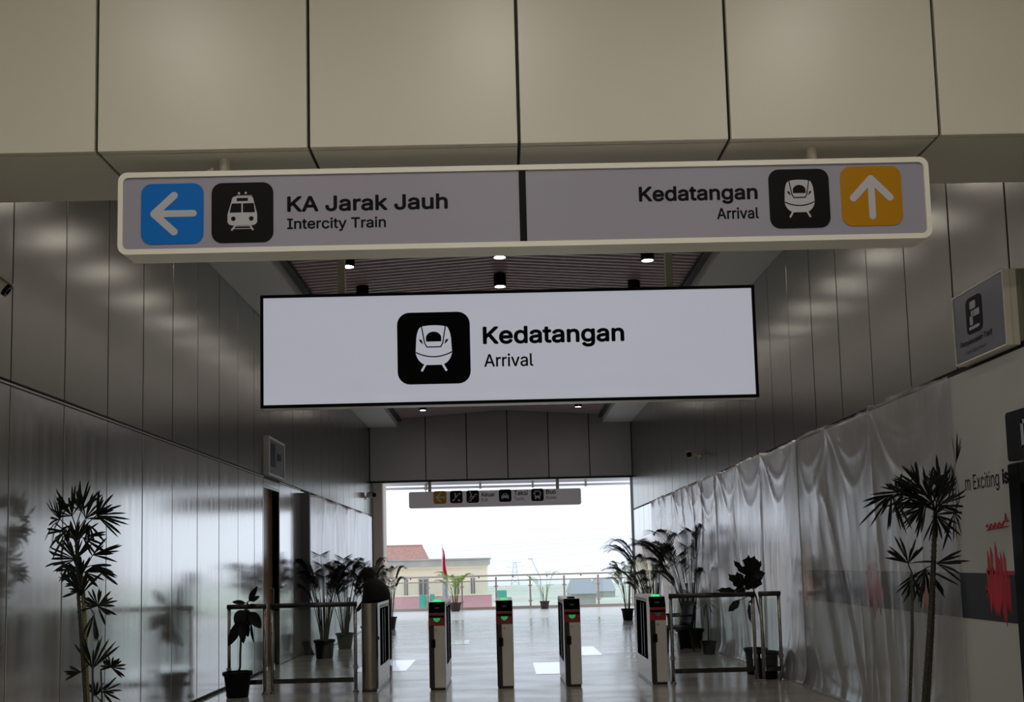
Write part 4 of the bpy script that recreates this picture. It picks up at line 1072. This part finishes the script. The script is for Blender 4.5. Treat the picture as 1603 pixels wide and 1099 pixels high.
# ================================================================== SURVEILLANCE CAMERAS
def bullet_cam(label, mount, d, L, r, arm):
    """mount on the wall, body along d"""
    t = thing('security_camera', label, 'camera', mount)
    d = Vector(d).normalized(); a = Vector(arm)
    MB().tube([(0, 0, 0), a * .5, a], r * .35, 10).build('bracket', M['cctv'], t, True)
    MB().tube([a * 0.0 , a * .08], r * 1.1, 14).build('mount_plate', M['cctv'], t)
    p0 = a - d * L * .45; p1 = a + d * L * .5
    MB().tube([p0, p0 + d * .02, p1], [r * .7, r, r], 16).build('shell', M['cctv'], t)
    v = MB().tube([p1, p1 + d * r * .5], [r * .92, r * .88], 16).build('lens_ring', M['black_metal'], t)
    MB().tube([p1 + d * r * .5, p1 + d * r * .56], r * .45, 12).build('lens', M['gate_window'], v)
    up = Vector((0, 0, 1)); up = (up - d * up.dot(d)).normalized(); sd = d.cross(up)
    q = [p0 + up * r * 1.02 - sd * r, p0 + up * r * 1.02 + sd * r, p1 + d * r * .7 + up * r * 1.02 + sd * r, p1 + d * r * .7 + up * r * 1.02 - sd * r]
    MB().add([tuple(k) for k in q] + [tuple(k + up * .008) for k in q], [(3, 2, 1, 0), (4, 5, 6, 7), (0, 1, 5, 4), (1, 2, 6, 5), (2, 3, 7, 6), (3, 0, 4, 7)]).build('sun_visor', M['cctv'], t)
    return t
bullet_cam('white bullet camera high on the left wall at the left edge', (-W, 7.0, 3.72), (.75, .25, -.55), .24, .052, (.07, .02, .09))
bullet_cam('dark lensed camera on the right wall above the plastic sheet', (W, 18.35, 3.58), (-.55, -.8, -.1), .20, .055, (-.16, 0, .05))
bullet_cam('small camera on the left wall near the far opening', (-W, 26.95, 3.58), (.85, -.5, .0), .24, .075, (.14, 0, .06))

# ================================================================== TERRACE
YT = 35.15
ev = thing('eave_frame', 'white horizontal eave pipes just under the far bulkhead, outside the opening', 'eave', (0, 30.6, 0))
for dz, r in ((4.24, .05), (4.10, .035)):
    MB().box(-9, 9, -r, r, dz - r, dz + r).build('pipe', M['eave'], ev)
MB().box(-9, 9, .35, .45, 4.36, 4.5).build('pipe', M['eave'], ev)
for x in (-4.2, -2.4, -.68, 1.0, 2.70, 4.2):
    MB().box(x - .03, x + .03, -.06, .06, 4.04, 4.32).build('bracket', M['rail_beige'], ev)
for x in (-8.5, 8.5):
    MB().box(x - .08, x + .08, .2, .4, -.004, 4.5).build('post', M['eave'], ev)
TR = thing('terrace_railing', 'beige metal railing with glass panes along the terrace edge', 'railing', (0, YT, 0))
xs = [-2.77 + 1.243 * k for k in range(-6, 14)]
for i, x in enumerate(xs):
    p = MB().box(x - .035, x + .035, -.03, .03, 0, 1.16).build('post', M['rail_beige'], TR)
    MB().box(x - .07, x + .07, -.04, -.02, .25, .30).box(x - .07, x + .07, -.04, -.02, .80, .85).build('glass_clip', M['rail_beige'], p)
    if i < len(xs) - 1:
        MB().box(x + .05, xs[i + 1] - .05, -.006, .006, .10, 1.0).build('glass_pane', M['glass_terrace'], TR)
        MB().box((x + xs[i + 1]) / 2 - .02, (x + xs[i + 1]) / 2 + .02, -.02, .02, 1.13, 1.19).build('rail_clip', M['rail_dark'], TR)
MB().tube([(xs[0], 0, 1.21), (xs[-1], 0, 1.21)], .032, 10).build('top_rail', M['rail_beige'], TR, True)
MB().box(xs[0], xs[-1], -.02, .02, 1.0, 1.04).build('mid_rail', M['rail_beige'], TR)
MB().box(xs[0], xs[-1], -.06, .06, 0, .09).build('kerb', M['rail_beige'], TR)
FL = thing('flag', 'limp red and white flag hanging on a pole beyond the terrace railing', 'flag', (-2.28, 36.0, 0))
MB().tube([(0, 0, 0), (0, 0, 2.42)], [.022, .014], 8).build('pole', M['flag_white'], FL)
def cloth(z0, z1, w0, w1, seed):
    vs = []; n, mz = 12, 10
    for j in range(mz + 1):
        z = z1 + (z0 - z1) * j / mz; w = w0 + (w1 - w0) * j / mz
        for i in range(n + 1):
            u = i / n
            vs.append((.015 + w * u + .015 * math.sin(j * .8 + seed), .05 * math.sin(u * 11 + j * .25), z - .10 * u * (1 - j / mz)))
    return MB().add(vs, [(j * (n + 1) + i, j * (n + 1) + i + 1, (j + 1) * (n + 1) + i + 1, (j + 1) * (n + 1) + i) for j in range(mz) for i in range(n)])
cloth(1.20, 2.30, .05, .16, 0).build('red_cloth', M['flag_red'], FL, True)
cloth(.35, 1.20, .16, .22, 0).build('white_cloth', M['flag_white'], FL, True)

# ================================================================== BEYOND THE TERRACE
gv = []
prof = [(37, -4.2), (120, -4.5), (300, -4.9), (500, -11), (900, -20)]
for y, z in prof: gv += [(-500, y, z), (500, y, z)]
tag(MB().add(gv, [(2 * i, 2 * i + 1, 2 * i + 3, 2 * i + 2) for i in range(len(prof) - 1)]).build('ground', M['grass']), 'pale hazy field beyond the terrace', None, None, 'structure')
struct('wall_terrace_edge', MB().box(-13, 13, 35.9, 36.2, -4.3, -.3), M['concrete'], 'concrete edge below the terrace')
YH = 95.0; k = YH / F
def hp(px, py): return at(px, py, YH)
x1 = hp(765.5, 900).x; x0 = -24.0; zt_ = hp(700, 876).z; ze = hp(700, 886).z; zg = -4.45
H = thing('house', 'cream single-storey house with a concrete fascia beyond the terrace', 'house', (0, YH, 0))
MB().box(x0, x1 - .25, 0.8, 10, zg, ze).build('wall', M['cream'], H)
MB().box(x0, x1, 0.0, 10.3, ze, zt_).build('fascia', M['concrete'], H)
MB().box(x0 - .2, x1 + .15, -.2, 10.4, zt_ - .02, zt_ + .1).build('roof_edge', M['concrete'], H)
MB().box(x0, x1 - .1, 0.3, 0.8, ze - .22, ze).build('eave_beam', M['cream'], H)
for a, b in ((632, 637), (655, 668), (711, 718), (737, 743)):
    xa, xb = hp(a, 918).x, hp(b, 918).x; za, zb = hp(690, 931).z, hp(690, 907).z
    w = MB().box(xa, xb, 0.72, 0.8, za, zb).build('window', M['house_window'], H)
    MB().box(xa - .06, xb + .06, 0.66, 0.72, zb, zb + .1).build('window_head', M['concrete'], w)
    MB().box(xa - .06, xb + .06, 0.66, 0.72, za - .1, za).build('window_sill', M['concrete'], w)
    MB().box((xa + xb) / 2 - .03, (xa + xb) / 2 + .03, 0.68, 0.72, za, zb).build('mullion', M['cream'], w)
xr = hp(663, 870).x; xr2 = hp(657, 852).x; zr0 = hp(640, 877).z; zr1 = hp(640, 853).z
RF = thing('tiled_house', 'taller house with a red tiled roof behind the cream house', 'house', (0, YH + 11, 0))
MB().box(-24, xr * 1.12 - .6, 1, 9, zg, zr0 * 1.02).build('wall', M['cream'], RF)
rv = [(-26, 0, zr0), (xr * 1.12, 0, zr0), (xr2 * 1.12, 4, zr1 * 1.06), (-26, 4, zr1 * 1.06), (-26, 10, zr0), (xr * 1.12, 10, zr0)]
MB().add(rv, [(0, 1, 2, 3), (1, 5, 2), (2, 5, 4, 3), (0, 4, 5, 1)]).build('roof', M['tile_roof'], RF)
MB().tube([(-26, 4, zr1 * 1.06), (xr2 * 1.12, 4, zr1 * 1.06)], .12, 6).build('ridge', M['tile_roof'], RF)
GW_ = thing('garden_wall', 'low pink garden wall with a white coping in front of the cream house', 'wall', (0, YH - 6, 0))
kg = (YH - 6) / F
def gp(px, py): return at(px, py, YH - 6)
xa, xb = gp(604, 940).x, gp(770, 940).x
MB().box(-24, xb, 0, .25, -4.45, gp(690, 933).z).build('wall', M['pink'], GW_)
MB().box(-24, xb + .1, -.1, .35, gp(690, 933).z, gp(690, 931).z).build('coping', M['cream'], GW_)
for lab, px, yy, w_, ztp in (('teal drum by the left part of the pink garden wall', 662, YH - 9, .34, 931), ('teal drum on the ground right of the cream house', 786, YH - 12, .42, 924), ('narrow teal drum behind the second ticket gate', 677, YH - 9, .22, 930)):  # plain teal cylinders with a raised band, set on the ground
    c = at(px, 940, yy); zt2 = at(px, ztp, yy).z
    d = tag(MB().lathe([(w_ * .9, 0), (w_, .1), (w_, (zt2 + 4.45) * .5), (w_ * 1.04, (zt2 + 4.45) * .52), (w_, (zt2 + 4.45) * .54), (w_, zt2 + 4.35), (w_ * .9, zt2 + 4.45)], 16).build('shape', M['teal'], None, False, (c.x, yy, -4.45)), lab, 'shape', 'teal shapes')
def far_roof(lab, px0, px1, py0, py1, Y):
    a = at(px0, py1, Y); b = at(px1, py1, Y); zr = at((px0 + px1) / 2, py0, Y).z
    t = thing('far_house', lab, 'house', ((a.x + b.x) / 2, Y, -4.9))
    w = (b.x - a.x) / 2; z0 = a.z + 4.9; z1 = zr + 4.9
    MB().box(-w * .92, w * .92, .6, 9.4, 0, z0 + .05).build('wall', M['concrete'], t)
    MB().add([(-w, 0, z0), (w, 0, z0), (w * .8, 5, z1), (-w * .8, 5, z1), (w, 10, z0), (-w, 10, z0)], [(0, 1, 2, 3), (1, 4, 2), (4, 5, 3, 2), (5, 0, 3), (0, 5, 4, 1)]).build('roof', M['roof_grey'], t)
    return t
far_roof('low far house with a slanted grey roof right of the fourth gate', 893, 935, 908, 930, 130)
far_roof('far grey-roofed house next to the sunlit palm', 930, 965, 905, 926, 170)
# pylon, lamp pole and overhead cables, haze put into their pale colour
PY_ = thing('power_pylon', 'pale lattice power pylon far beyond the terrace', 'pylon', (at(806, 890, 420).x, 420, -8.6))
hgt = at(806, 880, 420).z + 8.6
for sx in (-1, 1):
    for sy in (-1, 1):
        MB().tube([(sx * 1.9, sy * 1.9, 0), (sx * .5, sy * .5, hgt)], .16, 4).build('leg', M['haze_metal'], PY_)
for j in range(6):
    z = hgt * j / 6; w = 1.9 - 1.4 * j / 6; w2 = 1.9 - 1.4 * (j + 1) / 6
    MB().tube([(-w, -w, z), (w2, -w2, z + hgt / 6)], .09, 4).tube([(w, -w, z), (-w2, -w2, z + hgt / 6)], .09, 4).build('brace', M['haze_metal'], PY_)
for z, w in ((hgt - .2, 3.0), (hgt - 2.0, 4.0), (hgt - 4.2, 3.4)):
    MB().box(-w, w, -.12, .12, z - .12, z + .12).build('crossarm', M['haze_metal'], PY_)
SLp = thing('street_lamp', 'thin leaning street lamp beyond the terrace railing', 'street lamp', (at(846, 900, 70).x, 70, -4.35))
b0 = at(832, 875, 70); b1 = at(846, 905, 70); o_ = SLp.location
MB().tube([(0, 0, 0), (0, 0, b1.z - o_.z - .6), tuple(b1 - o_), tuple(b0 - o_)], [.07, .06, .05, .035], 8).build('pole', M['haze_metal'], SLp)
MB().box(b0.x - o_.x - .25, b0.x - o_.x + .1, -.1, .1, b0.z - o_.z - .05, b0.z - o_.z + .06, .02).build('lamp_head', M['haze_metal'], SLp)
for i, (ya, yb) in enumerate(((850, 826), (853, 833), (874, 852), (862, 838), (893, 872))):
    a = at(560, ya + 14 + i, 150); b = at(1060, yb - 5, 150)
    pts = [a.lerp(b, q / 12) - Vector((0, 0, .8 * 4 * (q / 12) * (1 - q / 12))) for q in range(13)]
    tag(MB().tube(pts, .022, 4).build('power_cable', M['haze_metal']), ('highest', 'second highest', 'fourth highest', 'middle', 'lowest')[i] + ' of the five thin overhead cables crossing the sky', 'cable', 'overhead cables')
